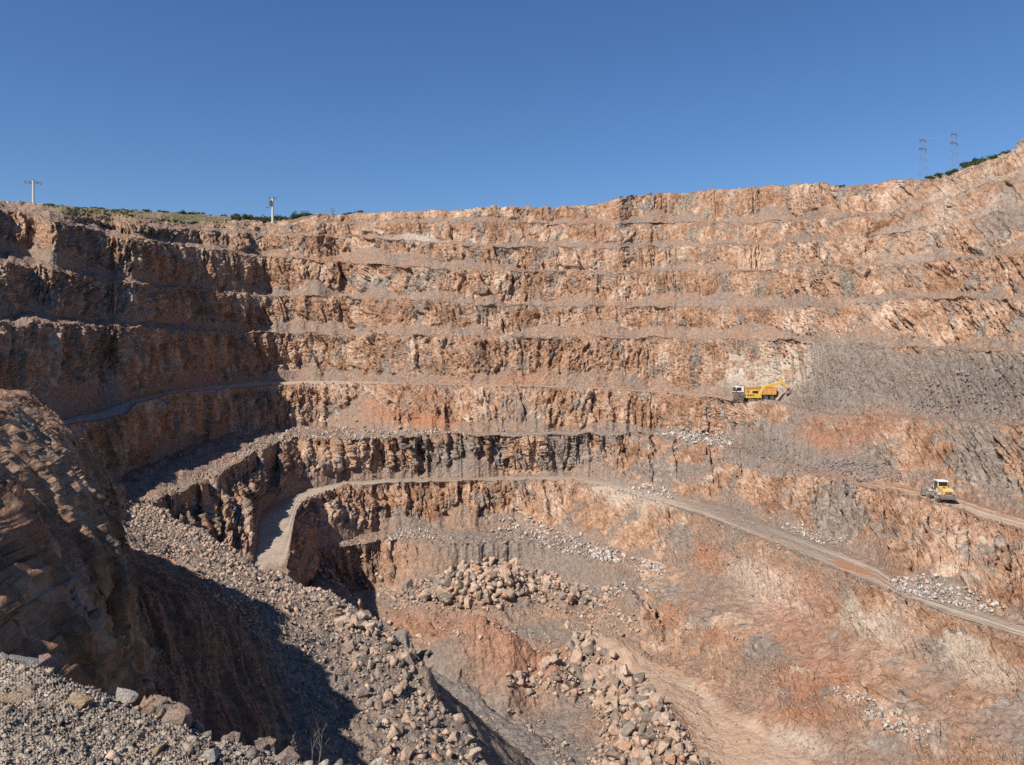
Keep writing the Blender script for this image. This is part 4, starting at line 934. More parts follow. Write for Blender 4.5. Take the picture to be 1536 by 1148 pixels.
def tipper_truck(loc, rz):
    t = empty('tipper_truck', loc, rz)
    tag(t, 'orange tipper truck with white cab parked on the bench road', 'truck')
    b = MB()
    for s in (-1, 1): b.box((-0.3, s * 0.42, 0.95), (8.2, 0.14, 0.28))
    for x in (-3.6, -2.2, -0.6, 0.9, 3.2): b.box((x, 0, 0.92), (0.16, 0.9, 0.2))
    b.box((0.3, 0.95, 0.85), (1.0, 0.5, 0.5)); b.box((0.3, -0.95, 0.85), (1.0, 0.5, 0.5)); b.box((-4.35, 0, 0.75), (0.1, 2.3, 0.16))
    b.build('chassis', M['dark'], t, 0.015)
    cab = MB(); cab.prism([(2.55, 0.95), (4.42, 0.95), (4.50, 1.15), (4.48, 1.95), (4.28, 2.95), (4.05, 3.05), (2.55, 3.05)], -1.22, 1.22)
    cb = cab.build('cab', M['white'], t, 0.06)
    for s in (-1, 1):
        g = MB(); g.prism([(3.15, 2.02), (4.28, 2.02), (4.16, 2.78), (3.15, 2.78)], s * 1.222, s * 1.24); g.build('window', M['glass'], cb)
        m_ = MB(); m_.box((4.45, s * 1.42, 2.25), (0.12, 0.22, 0.5)); m_.box((4.4, s * 1.3, 2.5), (0.05, 0.25, 0.05)); m_.build('mirror', M['dark'], cb, 0.02)
        h_ = MB(); h_.box((4.60, s * 0.9, 0.80), (0.05, 0.34, 0.18)); h_.build('headlight', M['galv'], cb, 0.015)
        st = MB(); st.box((3.55, s * 1.2, 0.62), (0.5, 0.16, 0.08)); st.box((3.55, s * 1.2, 0.85), (0.5, 0.16, 0.06)); st.build('step', M['dark'], cb)
    g = MB(); g.prism([(4.49, 1.98), (4.315, 2.86), (4.335, 2.87), (4.51, 1.98)], -1.08, 1.08); g.build('windscreen', M['glass'], cb)
    g = MB(); g.box((4.47, 0, 0.80), (0.22, 2.44, 0.42)); g.build('bumper', M['white'], t, 0.04)
    g = MB(); g.box((2.9, 0, 3.12), (0.5, 1.6, 0.14)); g.build('roof_visor', M['white'], cb, 0.03)
    # body: hopper with flared walls, ribs and a cab guard
    bd = MB()
    bd.prism([(-4.5, 1.30), (2.25, 1.30), (2.25, 2.95), (-4.65, 2.75)], 1.12, 1.25); bd.prism([(-4.5, 1.30), (2.25, 1.30), (2.25, 2.95), (-4.65, 2.75)], -1.25, -1.12)
    bd.box((-1.12, 0, 1.25), (6.8, 2.46, 0.14)); bd.box((2.32, 0, 2.15), (0.14, 2.5, 1.75)); bd.box((2.85, 0, 3.24), (1.2, 2.4, 0.07))
    bo = bd.build('tipper_body', M['orange'], t, 0.02)
    for k in range(7):
        for s in (-1, 1):
            r_ = MB(); r_.box((2.0 - k * 1.07, s * 1.29, 2.08), (0.13, 0.08, 1.5)); r_.build('body_rib', M['orange'], bo, 0.01)
    for s in (-1, 1):
        r_ = MB(); r_.box((-1.15, s * 1.30, 2.83), (6.9, 0.12, 0.12), Euler((0, 0.029, 0))); r_.build('top_rail', M['orange'], bo, 0.01)
    tg_ = MB(); tg_.box((-4.62, 0, 2.0), (0.10, 2.3, 1.4)); tg_.build('tailgate', M['orange'], bo, 0.015)
    ld = MB(); ld.prism([(-4.2, 2.5), (2.2, 2.6), (1.2, 3.02), (-0.6, 3.18), (-2.6, 3.0)], -0.95, 0.95); ld.build('load', M['stone'], bo, 0.1)
    for x in (3.45, 1.75, -2.25, -3.6):
        for s in (-1, 1): wheel(t, (x, s * 1.02, 0.53), 0.53, 0.36, M['tyre'], M['steel'])
    for x in (3.45, 1.75):
        for s in (-1, 1):
            f = MB(); f.prism([(x - 0.7, 0.62), (x - 0.62, 1.0), (x - 0.4, 1.15), (x + 0.4, 1.15), (x + 0.62, 1.0), (x + 0.7, 0.62), (x + 0.66, 0.62), (x + 0.36, 1.09), (x - 0.36, 1.09), (x - 0.66, 0.62)], s * 0.84, s * 1.22)
            f.build('mudguard', M['dark'], t)
    return t

def excavator(loc, rz):
    t = empty('excavator', loc, rz)
    tag(t, 'yellow tracked excavator reaching its boom into the grey scree', 'excavator')
    for s in (-1, 1):
        b = MB(); b.prism([(-1.9, 0.25), (-1.65, 0.0), (1.65, 0.0), (1.95, 0.28), (1.95, 0.62), (1.7, 0.88), (-1.7, 0.88), (-1.95, 0.62)], s * 1.0 - 0.28, s * 1.0 + 0.28)
        for k in range(24):
            x = -1.7 + k * 0.148; b.box((x, s * 1.0, 0.90), (0.09, 0.58, 0.05)); b.box((x, s * 1.0, -0.005), (0.09, 0.58, 0.04))
        tr = b.build('track', M['dark'], t)
        for k in range(6):
            w = MB(); w.tube((-1.3 + k * 0.52, s * 1.24, 0.3), (-1.3 + k * 0.52, s * 1.33, 0.3), 0.17, n=14); w.build('roller', M['steel'], tr)
        for x in (-1.55, 1.55):
            w = MB(); w.tube((x, s * 1.22, 0.45), (x, s * 1.34, 0.45), 0.36, n=16); w.build('sprocket', M['steel'], tr)
    b = MB(); b.box((0, 0, 0.62), (2.2, 1.5, 0.4)); b.tube((0, 0, 0.8), (0, 0, 1.12), 0.7, n=22); b.build('undercarriage', M['dark'], t, 0.02)
    b = MB(); b.prism([(-2.45, 1.12), (1.15, 1.12), (1.15, 1.45), (0.6, 2.0), (-1.3, 2.15), (-2.45, 2.1)], -1.30, 0.35)
    h = b.build('house', M['yellow'], t, 0.05)
    b = MB(); b.prism([(-3.05, 1.15), (-2.46, 1.12), (-2.46, 2.1), (-2.9, 2.0), (-3.1, 1.6)], -1.28, 1.28); b.build('counterweight', M['dark'], h, 0.06)
    for k in range(3):
        g = MB(); g.box((-1.9 + k * 0.55, -1.31, 1.75), (0.38, 0.03, 0.35)); g.build('vent', M['dark'], h)
    b = MB(); b.tube((-1.6, -0.6, 2.1), (-1.6, -0.6, 2.75), 0.07, n=10); b.build('exhaust', M['dark'], h)
    b = MB(); b.prism([(-0.45, 1.12), (1.2, 1.12), (1.2, 1.5), (1.05, 2.65), (0.6, 2.75), (-0.45, 2.75)], 0.37, 1.28)
    c = b.build('cab', M['yellow'], t, 0.05)
    for y in (0.36, 1.285):
        g = MB(); g.prism([(-0.3, 1.75), (1.08, 1.75), (0.95, 2.6), (-0.3, 2.6)], y - 0.01, y + 0.012); g.build('window', M['glass'], c)
    g = MB(); g.prism([(1.205, 1.55), (1.075, 2.58), (1.095, 2.6), (1.225, 1.55)], 0.47, 1.18); g.build('windscreen', M['glass'], c)
    # boom: wide box section, cranked
    b = MB(); b.prism([(0.75, 1.35), (1.05, 1.25), (2.15, 2.95), (2.55, 3.32), (4.2, 3.72), (6.05, 4.15), (6.05, 4.42), (5.6, 4.52), (3.9, 4.22), (2.3, 3.95), (1.85, 3.6), (0.7, 1.7)], -0.55, -0.12)
    bo = b.build('boom', M['yellow'], t, 0.03)
    for s in (-0.72, 0.05):
        r_ = MB(); r_.tube((1.1, s, 1.45), (1.75, s, 2.55), 0.11, n=10); r_.tube((1.75, s, 2.55), (2.35, s, 3.55), 0.06, n=10); r_.build('hydraulic_ram', M['steel'], bo)
    r_ = MB(); r_.tube((3.0, -0.33, 4.30), (4.5, -0.33, 4.75), 0.11, n=10); r_.tube((4.5, -0.33, 4.75), (5.75, -0.33, 4.98), 0.06, n=10); r_.build('hydraulic_ram', M['steel'], bo)
    b = MB(); b.prism([(5.55, 4.60), (5.72, 5.05), (6.05, 4.98), (6.5, 4.35), (7.55, 3.15), (7.38, 2.98), (6.6, 3.60), (6.0, 4.08), (5.7, 4.25)], -0.5, -0.16); st = b.build('stick', M['yellow'], t, 0.03)
    b = MB(); b.prism([(7.25, 3.25), (7.75, 3.25), (8.05, 2.75), (7.95, 2.2), (7.45, 1.95), (7.05, 2.15), (7.35, 2.35), (7.62, 2.55), (7.5, 2.9)], -0.85, 0.2)
    bk = b.build('bucket', M['rust'], st, 0.02)
    for k in range(5):
        w = MB(); w.box((7.0, -0.76 + k * 0.21, 2.10), (0.28, 0.09, 0.09), Euler((0, 0.4, 0))); w.build('bucket_tooth', M['steel'], bk)
    return t

def steel_skip(loc, rz):
    t = empty('steel_skip', loc, rz)
    tag(t, 'rusty ribbed steel skip standing in front of the white truck cab', 'skip')
    b = MB(); b.prism([(-0.95, 0.35), (0.95, 0.35), (1.12, 1.95), (-1.12, 1.95)], -0.65, 0.65); bd = b.build('skip_body', M['rust'], t, 0.03)
    for k in range(6):
        r_ = MB(); x = -0.85 + k * 0.34; r_.box((x, -0.68, 1.15), (0.08, 0.07, 1.55), Euler((0, x * 0.10, 0))); r_.build('side_rib', M['rust'], bd, 0.01)
    r_ = MB()
    for y in (-0.68, 0.68): r_.box((0, y, 1.97), (2.35, 0.1, 0.12))
    for x in (-1.14, 1.14): r_.box((x, 0, 1.97), (0.1, 1.3, 0.12))
    r_.build('top_rim', M['rust'], bd)
    for y in (-0.5, 0.5):
        r_ = MB(); r_.prism([(-1.2, 0.0), (1.1, 0.0), (1.2, 0.2), (1.0, 0.36), (-1.05, 0.36), (-1.25, 0.2)], y - 0.12, y + 0.12); r_.build('skid', M['dark'], t)
    r_ = MB()
    for z in (0.45, 0.95, 1.4): r_.tube((-1.15, -0.6, z), (-2.0, -0.6, z), 0.035, n=8)
    for x in (-1.4, -1.95): r_.tube((x, -0.6, 0.0), (x, -0.6, 1.45), 0.04, n=8)
    r_.build('guard_rail', M['cream'], t)
    return t

def wheel_loader(loc, rz):
    """x forward"""
    t = empty('wheel_loader', loc, rz)
    tag(t, 'dusty yellow and cream wheel loader driving along the dirt road', 'loader')
    b = MB(); b.prism([(-3.1, 0.95), (-0.3, 0.95), (-0.3, 1.5), (-0.9, 1.6), (-3.2, 1.55)], -0.85, 0.85); b.build('rear_frame', M['cream'], t, 0.04)
    b = MB(); b.prism([(-3.75, 1.30), (-3.70, 2.05), (-3.35, 2.28), (-1.25, 2.45), (-1.25, 1.45), (-3.2, 1.45)], -0.78, 0.78); ho = b.build('engine_hood', M['loader'], t, 0.07)
    b = MB(); b.box((-3.78, 0, 1.68), (0.05, 1.05, 0.42)); b.build('grille', M['dark'], ho)
    b = MB(); b.tube((-2.2, -0.45, 2.35), (-2.2, -0.45, 2.95), 0.08, n=10); b.build('exhaust', M['dark'], ho)
    b = MB(); b.box((-2.75, 0.35, 2.42), (0.35, 0.35, 0.2)); b.build('air_intake', M['dark'], ho, 0.03)
    for s in (-1, 1):
        l_ = MB(); l_.box((-3.82, s * 0.62, 1.45), (0.06, 0.22, 0.14)); l_.build('tail_light', mat_red, ho)
    b = MB(); b.prism([(-4.0, 0.72), (-4.02, 1.28), (-3.2, 1.40), (-2.9, 0.85)], -1.18, 1.18); b.build('counterweight', M['steel'], t, 0.06)
    for s in (-1, 1):
        f = MB(); f.prism([(-3.05, 1.30), (-2.7, 1.62), (-1.55, 1.62), (-1.0, 1.25), (-1.0, 1.17), (-1.6, 1.54), (-2.65, 1.54), (-3.0, 1.24)], s * 0.8, s * 1.3); f.build('mudguard', M['cream'], t, 0.01)
    b = MB(); b.prism([(-1.25, 1.5), (0.25, 1.5), (0.45, 2.1), (0.28, 3.15), (-1.2, 3.15)], -0.72, 0.72); c = b.build('cab', M['white'], t, 0.04)
    b = MB(); b.prism([(-1.35, 3.15), (0.42, 3.15), (0.36, 3.34), (-1.3, 3.34)], -0.82, 0.82); b.build('cab_roof', M['white'], c, 0.05)
    for s in (-1, 1):
        g = MB(); g.prism([(-1.08, 2.12), (-0.45, 2.12), (-0.45, 3.05), (-1.08, 3.05)], s * 0.722, s * 0.74); g.build('window', M['glass'], c)
        g = MB(); g.prism([(-0.36, 1.62), (0.30, 1.62), (0.38, 2.1), (0.22, 3.05), (-0.36, 3.05)], s * 0.722, s * 0.74); g.build('door_window', M['glass'], c)
        m_ = MB(); m_.box((0.42, s * 1.02, 2.7), (0.06, 0.2, 0.34)); m_.box((0.36, s * 0.86, 2.85), (0.04, 0.3, 0.04)); m_.build('mirror', M['dark'], c)
    g = MB(); g.box((-1.26, 0, 2.72), (0.03, 1.28, 0.72)); g.build('rear_window', M['glass'], c)
    g = MB(); g.prism([(0.47, 2.12), (0.30, 3.05), (0.32, 3.06), (0.49, 2.12)], -0.64, 0.64); g.build('windscreen', M['glass'], c)
    b = MB(); b.box((0.1, 0.95, 1.15), (0.5, 0.3, 0.06)); b.box((0.1, 0.95, 0.8), (0.5, 0.3, 0.06)); b.box((0.33, 0.95, 0.95), (0.04, 0.3, 0.5)); b.box((-0.13, 0.95, 0.95), (0.04, 0.3, 0.5)); b.build('ladder', M['cream'], t)
    b = MB(); b.prism([(-0.1, 0.85), (2.4, 0.8), (2.5, 1.2), (1.9, 2.0), (1.5, 2.05), (1.0, 1.3), (-0.1, 1.25)], -0.5, 0.5); b.build('front_frame', M['cream'], t, 0.04)
    for s in (-1, 1):
        b = MB(); b.prism([(1.4, 1.95), (1.75, 2.05), (2.9, 1.25), (3.75, 0.62), (3.62, 0.42), (2.7, 0.95)], s * 0.66 - 0.09, s * 0.66 + 0.09); ar = b.build('lift_arm', M['cream'], t, 0.02)
        r_ = MB(); r_.tube((1.2, s * 0.5, 1.2), (2.0, s * 0.55, 1.25), 0.09, n=10); r_.tube((2.0, s * 0.55, 1.25), (2.9, s * 0.62, 1.15), 0.05, n=10); r_.build('hydraulic_ram', M['steel'], ar)
        f = MB(); f.prism([(1.0, 1.3), (1.3, 1.62), (2.2, 1.62), (2.55, 1.3), (2.5, 1.22), (2.15, 1.54), (1.35, 1.54), (1.07, 1.24)], s * 0.75, s * 1.3); f.build('mudguard', M['cream'], t, 0.01)
    b = MB(); b.prism([(3.6, 0.18), (4.9, 0.12), (4.9, 0.2), (4.15, 0.34), (3.85, 0.62), (3.85, 1.15), (4.15, 1.5), (4.1, 1.56), (3.72, 1.3), (3.6, 0.8)], -1.42, 1.42); bk = b.build('bucket', M['steel'], t, 0.015)
    for s in (-1, 1):
        b = MB(); b.prism([(3.62, 0.2), (4.85, 0.16), (4.5, 0.7), (4.13, 1.5), (3.75, 1.3)], s * 1.42 - 0.03, s * 1.42 + 0.03); b.build('bucket_cheek', M['steel'], bk)
    for x in (-2.05, 1.75):
        for s in (-1, 1): wheel(t, (x, s * 1.08, 0.80), 0.80, 0.62, M['dtyre'], M['cream'], True)
    return t
mat_red = mat_paint('red_lens', (0.35, 0.02, 0.02), amount=0.2, rough=0.3)

p = at(1131, 'R1', 0.60); tipper_truck((p.x, p.y, p.z - 0.02), math.pi - 0.05)
p2 = at(1131, 'R1', 0.20); ex = excavator((p2.x, p2.y, p2.z - 0.45), 0.10); ex.scale = (1.0, 1.0, 1.0)
p3 = at(1107, 'R1', 0.14); steel_skip((p3.x, p3.y, p3.z - 0.05), 0.08)
pl_ = at(1410, 'L3', 0.42); ahead = at(1386, 'L3', 0.42)
wl = wheel_loader((pl_.x, pl_.y, pl_.z + 0.02), math.atan2(0.985, 0.16))
sl_ = (ahead.z - pl_.z) / max((Vector(ahead.xy) - Vector(pl_.xy)).length, 1)
wl.scale = (0.83, 0.83, 0.83)
wl.rotation_euler = Euler((0, -math.atan(sl_), wl.rotation_euler.z), 'XYZ')

# muddy puddle on the haul road
a_, b_ = at(1247, 'L4', 0.40), at(1308, 'L4', 0.36)
n_ = 72; dirv = (b_ - a_); half = dirv.length / 2; dirv.normalize(); side = Vector((-dirv.y, dirv.x, 0))
mid = (a_ + b_) / 2; vs = []
c0 = int(np.argmin(np.abs(pxs - 1245))); c1 = int(np.argmin(np.abs(pxs - 1312))); zmax = float(P[row0['L4'] + 2:row0['L4'] + 20, c0:c1, 2].mean()) + 0.10
PR = P[row0['L4'] - 4:row0['L4b'], c0 - 30:c1 + 30]
def road_z(x, y):
    d2 = (PR[..., 0] - x) ** 2 + (PR[..., 1] - y) ** 2; w_ = np.exp(-d2 / 0.5)
    return float((w_ * PR[..., 2]).sum() / (w_.sum() + 1e-9))
pts_, fcs_ = [(mid.x, mid.y, road_z(mid.x, mid.y) + 0.035)], []
for ring, f_ in ((1, 0.5), (2, 0.9), (3, 1.0)):
    for k in range(n_):
        th = 2 * math.pi * k / n_; w = 1 + 0.20 * math.sin(3 * th + 1) + 0.12 * math.sin(7 * th) + 0.07 * math.sin(13 * th)
        q_ = mid + dirv * (half * f_ * w * math.cos(th)) + side * (1.25 * f_ * w * math.sin(th))
        pts_.append((q_.x, q_.y, road_z(q_.x, q_.y) + (0.035 if ring < 3 else -0.12)))
bm = bmesh.new(); vv = [bm.verts.new(x) for x in pts_]
for k in range(n_): bm.faces.new((vv[0], vv[1 + k], vv[1 + (k + 1) % n_]))
for rg in range(2):
    for k in range(n_):
        a0 = 1 + rg * n_ + k; a1 = 1 + rg * n_ + (k + 1) % n_
        bm.faces.new((vv[a0], vv[a0 + n_], vv[a1 + n_], vv[a1]))
bmesh.ops.recalc_face_normals(bm, faces=bm.faces[:])
me = bpy.data.meshes.new('puddle'); bm.to_mesh(me); bm.free(); me.materials.append(M['puddle'])
tag(link('puddle', me), 'reddish muddy patch in the middle of the haul road', 'puddle', None, 'structure')

# ------------------------------------------------------------------ poles, pylons, cables on the skyline
def place(px, py, d): return Vector(((px - CX) / F * d, d, (HY - py) / F * d))
def ground_z(x, y):
    """height of the land beyond the rim"""
    px = CX + x / y * F; c = int(np.clip(np.argmin(np.abs(pxs - px)), 0, NC - 1)); r0_ = row0['U5b']
    return float(np.interp(y, np.maximum.accumulate(P[r0_:, c, 1]), P[r0_:, c, 2]))
def utility_pole(px, d, top_py, label, transformer):
    x, y = (px - CX) / F * d, d; zg = ground_z(x, y); ht = (HY - top_py) / F * d - zg
    t = empty('utility_pole', (x, y, zg), 0.15); tag(t, label, 'pole', 'power poles on the quarry skyline')
    b = MB(); b.tube((0, 0, -0.6), (0, 0, ht), 0.42, 0.33, n=14); b.build('pole_shaft', M['concrete'], t, smooth=False)
    if not transformer:
        for z, w in ((ht - 0.15, 2.9), (ht - 0.75, 2.3)):
            b = MB(); b.tube((-w, -0.3, z - 0.15), (0, 0, z), 0.10); b.tube((0, 0, z), (w, 0.3, z - 0.15), 0.10); ca = b.build('crossarm', M['steel'], t)
            for s in (-1, -0.45, 0.45, 1):
                i_ = MB(); i_.lathe([(0.05, 0), (0.20, 0.05), (0.12, 0.18), (0.2, 0.25), (0.1, 0.42), (0.04, 0.5)], (s * w, s * 0.3, z - 0.62 + 0.15 * (1 - abs(s))), 'z', 10); i_.build('insulator', M['dark'], ca)
        i_ = MB(); i_.lathe([(0.06, 0), (0.2, 0.05), (0.2, 0.4), (0.05, 0.5)], (0, 0, ht), 'z', 10); i_.build('insulator', M['dark'], t)
    else:
        b = MB(); b.box((-0.75, -0.2, ht - 1.6), (0.9, 0.8, 1.9)); 
        for k in range(5): b.box((-0.75, -0.65, ht - 2.3 + k * 0.35), (0.85, 0.1, 0.2))
        b.build('transformer', M['steel'], t, 0.04)
        b = MB(); b.tube((-1.2, 0, ht - 0.1), (1.4, 0, ht + 0.3), 0.1); b.tube((0.2, 0, ht), (1.6, 0.2, ht - 0.5), 0.08); ca = b.build('crossarm', M['steel'], t)
        for s in (-1.1, 0.3, 1.3):
            i_ = MB(); i_.lathe([(0.05, 0), (0.18, 0.05), (0.18, 0.4), (0.04, 0.5)], (s, 0, ht + 0.15), 'z', 10); i_.build('insulator', M['dark'], ca)
        b = MB(); b.box((-1.3, -0.3, ht - 3.3), (1.5, 0.15, 0.15)); b.box((-1.9, -0.3, ht - 3.1), (0.5, 0.3, 0.3)); b.build('switch_arm', M['steel'], t)
    return t, Vector((x, y, zg + ht))
_, topA = utility_pole(50, 285, 271, 'tall concrete pole with paired crossarms above the green bushes', False)
_, topB = utility_pole(409, 275, 298, 'concrete pole carrying a boxy transformer on the skyline', True)

def lattice_pylon(px, d, base_py, top_py, label, wide=1.6):
    x, y = (px - CX) / F * d, d; zg = min(ground_z(x, y), (HY - base_py) / F * d) - 0.3; H = (HY - top_py) / F * d - zg
    t = empty('lattice_pylon', (x, y, zg), 0.5); tag(t, label, 'pylon', 'lattice pylons on the skyline')
    hw = lambda z: wide * (1 - 0.62 * z / H)
    for sx, sy in ((1, 1), (1, -1), (-1, 1), (-1, -1)):
        b = MB(); b.tube((sx * hw(0), sy * hw(0), 0), (sx * hw(H * 0.94), sy * hw(H * 0.94), H * 0.94), 0.04, n=5); b.build('leg', M['galv'], t)
    br = MB(); z = 0.0; k = 0
    while z < H * 0.90:
        st = 0.95 * hw(z) + 0.35; z2 = min(z + st, H * 0.94)
        for a in range(4):
            c = [(1, 1), (1, -1), (-1, -1), (-1, 1)]; p_, q_ = c[a], c[(a + 1) % 4]
            if k % 2: p_, q_ = q_, p_
            br.tube((p_[0] * hw(z), p_[1] * hw(z), z), (q_[0] * hw(z2), q_[1] * hw(z2), z2), 0.026, n=4, caps=False)
        z = z2; k += 1
    br.build('bracing', M['galv'], t)
    for z, w in ((H * 0.93, 1.45), (H * 0.80, 1.75)):
        b = MB()
        for s in (-1, 1): b.tube((0, -0.25, z), (s * w, 0, z + 0.1), 0.07, n=5); b.tube((0, 0.25, z), (s * w, 0, z + 0.1), 0.07, n=5); b.tube((0, 0, z + 0.55), (s * w, 0, z + 0.1), 0.05, n=5)
        ca = b.build('crossarm', M['galv'], t)
        for s in (-1, 1):
            i_ = MB(); i_.lathe([(0.04, 0), (0.16, 0.05), (0.10, 0.3), (0.16, 0.35), (0.10, 0.6), (0.04, 0.65)], (s * w, 0, z - 0.55), 'z', 8); i_.build('insulator', M['dark'], ca)
    b = MB(); b.tube((0, 0, H * 0.93), (0, 0, H), 0.12, 0.05, n=6); b.build('peak', M['galv'], t)
    return Vector((x, y, zg + H))
topC = lattice_pylon(1384, 262, 276, 204, 'lattice pylon whose foot stands lower, above the pale rim')
topD = lattice_pylon(1431, 258, 262, 195, 'lattice pylon standing higher up the slope beside the dark trees')
def far_pylon():
    d = 520; x = (499 - CX) / F * d; zb_ = (HY - 323) / F * d; t = empty('lattice_pylon', (x, d, zb_ - 6), 0.2)
    tag(t, 'tiny distant pylon with a crossbar peeping over the rim', 'pylon', 'lattice pylons on the skyline')
    H = 10.5
    b = MB()
    for sx, sy in ((1, 1), (1, -1), (-1, 1), (-1, -1)): b.tube((sx * 0.9, sy * 0.9, 0), (sx * 0.55, sy * 0.55, H), 0.09, n=5)
    for k in range(9): b.tube((-0.8, 0.8, k * 1.1), (0.75, -0.75, k * 1.1 + 1.1), 0.06, n=4); b.tube((0.8, 0.8, k * 1.1), (-0.75, -0.75, k * 1.1 + 1.1), 0.06, n=4)
    b.build('tower_frame', M['galv'], t)
    for z, w in ((H - 1.6, 2.2), (H - 0.2, 1.5)):
        b = MB(); b.box((0, 0, z), (2 * w, 0.2, 0.22)); b.build('crossarm', M['galv'], t)
far_pylon()
def cable(a, b, sag, r, label):
    m_ = MB(); pr = None
    for k in range(41):
        f_ = k / 40; q_ = a.lerp(b, f_) - Vector((0, 0, sag * 4 * f_ * (1 - f_)))
        if pr is not None: m_.tube(pr, q_, r, n=4, caps=False)
        pr = q_
    tag(m_.build('power_cable', M['cable'], None), label, 'cable', 'overhead power cables')
cable(topA + Vector((2.5, 0, -0.6)), topB + Vector((-1.9, 0, -2.9)), 2.4, 0.028, 'sagging cable strung between the crossarm pole and the transformer pole')
cable(topA + Vector((-2.5, 0, -0.6)), topA + Vector((-90, -20, 1.0)), 2.0, 0.028, 'cable leaving the crossarm pole away from the transformer pole')
cable(topC + Vector((1.0, 0, -0.8)), topD + Vector((-1.0, 0, -0.8)), 0.8, 0.022, 'thin cable hanging between the two tall lattice pylons')

# low white block beside the pole
x_, y_ = (58.5 - CX) / F * 284, 284; zg_ = ground_z(x_, y_)
hb = empty('pump_house', (x_, y_, zg_), 0.1); tag(hb, 'low white flat roofed block at the foot of the crossarm pole', 'building')
b = MB(); b.box((0, 0, 0.5), (3.4, 2.4, 1.5)); b.build('wall', M['concrete'], hb, 0.02)
b = MB(); b.box((0, 0, 1.33), (3.7, 2.7, 0.16)); b.build('roof', M['concrete'], hb, 0.02)
b = MB(); b.box((-0.9, -1.22, 0.45), (0.7, 0.05, 1.2)); b.build('door', M['galv'], hb)

# ------------------------------------------------------------------ bushes and trees
def crown_mesh(name, seed, n, squash, mat, clumps=6, leaf=0.13):
    g = np.random.default_rng(seed)
    cc = g.normal(size=(clumps, 3)) * np.array([0.42, 0.42, 0.20]); cc[:, 2] = np.abs(cc[:, 2]) + 0.32; cr = g.uniform(0.28, 0.52, clumps)
    k = g.integers(0, clumps, n); d = g.normal(size=(n, 3)); d /= np.linalg.norm(d, axis=1, keepdims=True)
    c = cc[k] + d * (cr[k] * g.uniform(0.55, 1.05, n))[:, None]
    c[:, 2] = np.abs(c[:, 2]) * squash
    a = g.normal(size=(n, 3)); a /= np.linalg.norm(a, axis=1, keepdims=True); b_ = np.cross(a, g.normal(size=(n, 3))); b_ /= np.linalg.norm(b_, axis=1, keepdims=True)
    s = leaf * g.uniform(0.6, 1.3, n)[:, None]
    v = np.stack([c - a * s, c - b_ * s * 0.6, c + a * s, c + b_ * s * 0.6], 1).reshape(-1, 3)
    return np_mesh(name, v, np.arange(n * 4).reshape(n, 4), mat, {}, False)
def trunk_mesh(seed, h=0.5):
    g = random.Random(seed); b = MB(); b.tube((0, 0, -0.15), (0.03, 0, h * 0.7), 0.06, 0.04, n=7)
    for k in range(5):
        a = g.uniform(0, 6.28); b.tube((0.02, 0, h * 0.35 + 0.06 * k), (0.38 * math.cos(a), 0.38 * math.sin(a), h * 1.1 + g.uniform(0, 0.2)), 0.03, 0.012, n=5)
    bmesh.ops.recalc_face_normals(b.bm, faces=b.bm.faces[:])
    me = bpy.data.meshes.new('trunk'); b.bm.to_mesh(me); b.bm.free(); me.materials.append(M['bark']); return me
CR = [crown_mesh('crown', 40 + i, 420, 0.85, M['leaf']) for i in range(5)]; CD = [crown_mesh('crown', 60 + i, 700, 1.15, M['dleaf'], 8, 0.11) for i in range(4)]
TK = [trunk_mesh(i) for i in range(3)]
def plant(name, p, s, crowns, label, cat, group, tall=1.0):
    t = empty(name, p, random.uniform(0, 6.28)); t.scale = (s, s, s * tall); tag(t, label, cat, group)
    link('crown', random.choice(crowns), t); link('trunk', random.choice(TK), t)
def along(n, px0, px1, d0, d1, s0, s1, crowns, name, label, cat, group, tall=1.0, sink=0.12):
    for k in range(n):
        px = random.uniform(px0, px1); d = random.uniform(d0, d1); x, y = (px - CX) / F * d, d
        s = random.uniform(s0, s1); plant(name, (x, y, ground_z(x, y) - s * sink), s, crowns, label, cat, group, tall * random.uniform(0.8, 1.2))
def rim_plants(n, px0, px1, v0, v1, s0, s1, crowns, name, label, cat, group, tall=1.0, dz=0.0):
    for k in range(n):
        p = at(random.uniform(px0, px1), 'RIM', random.uniform(v0, v1)); s = random.uniform(s0, s1)
        plant(name, (p.x, p.y, p.z - 0.1 * s + dz), s, crowns, label, cat, group, tall)
rim_plants(26, 24, 52, 0.55, 1.0, 0.9, 1.7, CR, 'bush', 'green bush on the knoll around the foot of the crossarm pole', 'bush', 'bushes on the knoll below the crossarm pole', 0.8)
rim_plants(70, 64, 215, 0.15, 1.0, 0.7, 1.7, CR, 'bush', 'low green bush on the sloping scrub beyond the white block', 'bush', 'bushes on the scrub slope', 0.7)
rim_plants(34, 120, 345, 0.85, 1.0, 0.9, 1.7, CD, 'bush', 'dark bush along the crest of the hill between the two poles', 'bush', 'dark bushes along the hill crest', 0.7)
along(60, 350, 470, 288, 330, 1.2, 2.1, CD, 'tree', 'dark round tree in the wood behind the transformer pole', 'tree', 'trees behind the transformer pole', 0.9, 0.05)
along(14, 470, 545, 285, 300, 0.8, 1.4, CD, 'bush', 'dark bush just showing over the rim near the tiny pylon', 'bush', 'bushes near the tiny pylon', 0.8, 0.1)
rim_plants(22, 925, 1050, 0.0, 0.12, 0.5, 1.0, CR, 'bush', 'small green bush dotted along the middle of the rim', 'bush', 'small bushes along the rim', 0.7)
rim_plants(7, 1248, 1275, 0.0, 0.08, 0.5, 0.9, CR, 'bush', 'small green bush in the notch of the pale rim', 'bush', 'bushes in the notch of the rim', 0.8)
rim_plants(18, 1388, 1412, 0.02, 0.2, 0.5, 0.9, CD, 'bush', 'low dark bush between the feet of the two lattice pylons', 'bush', 'bushes between the pylons', 0.8)
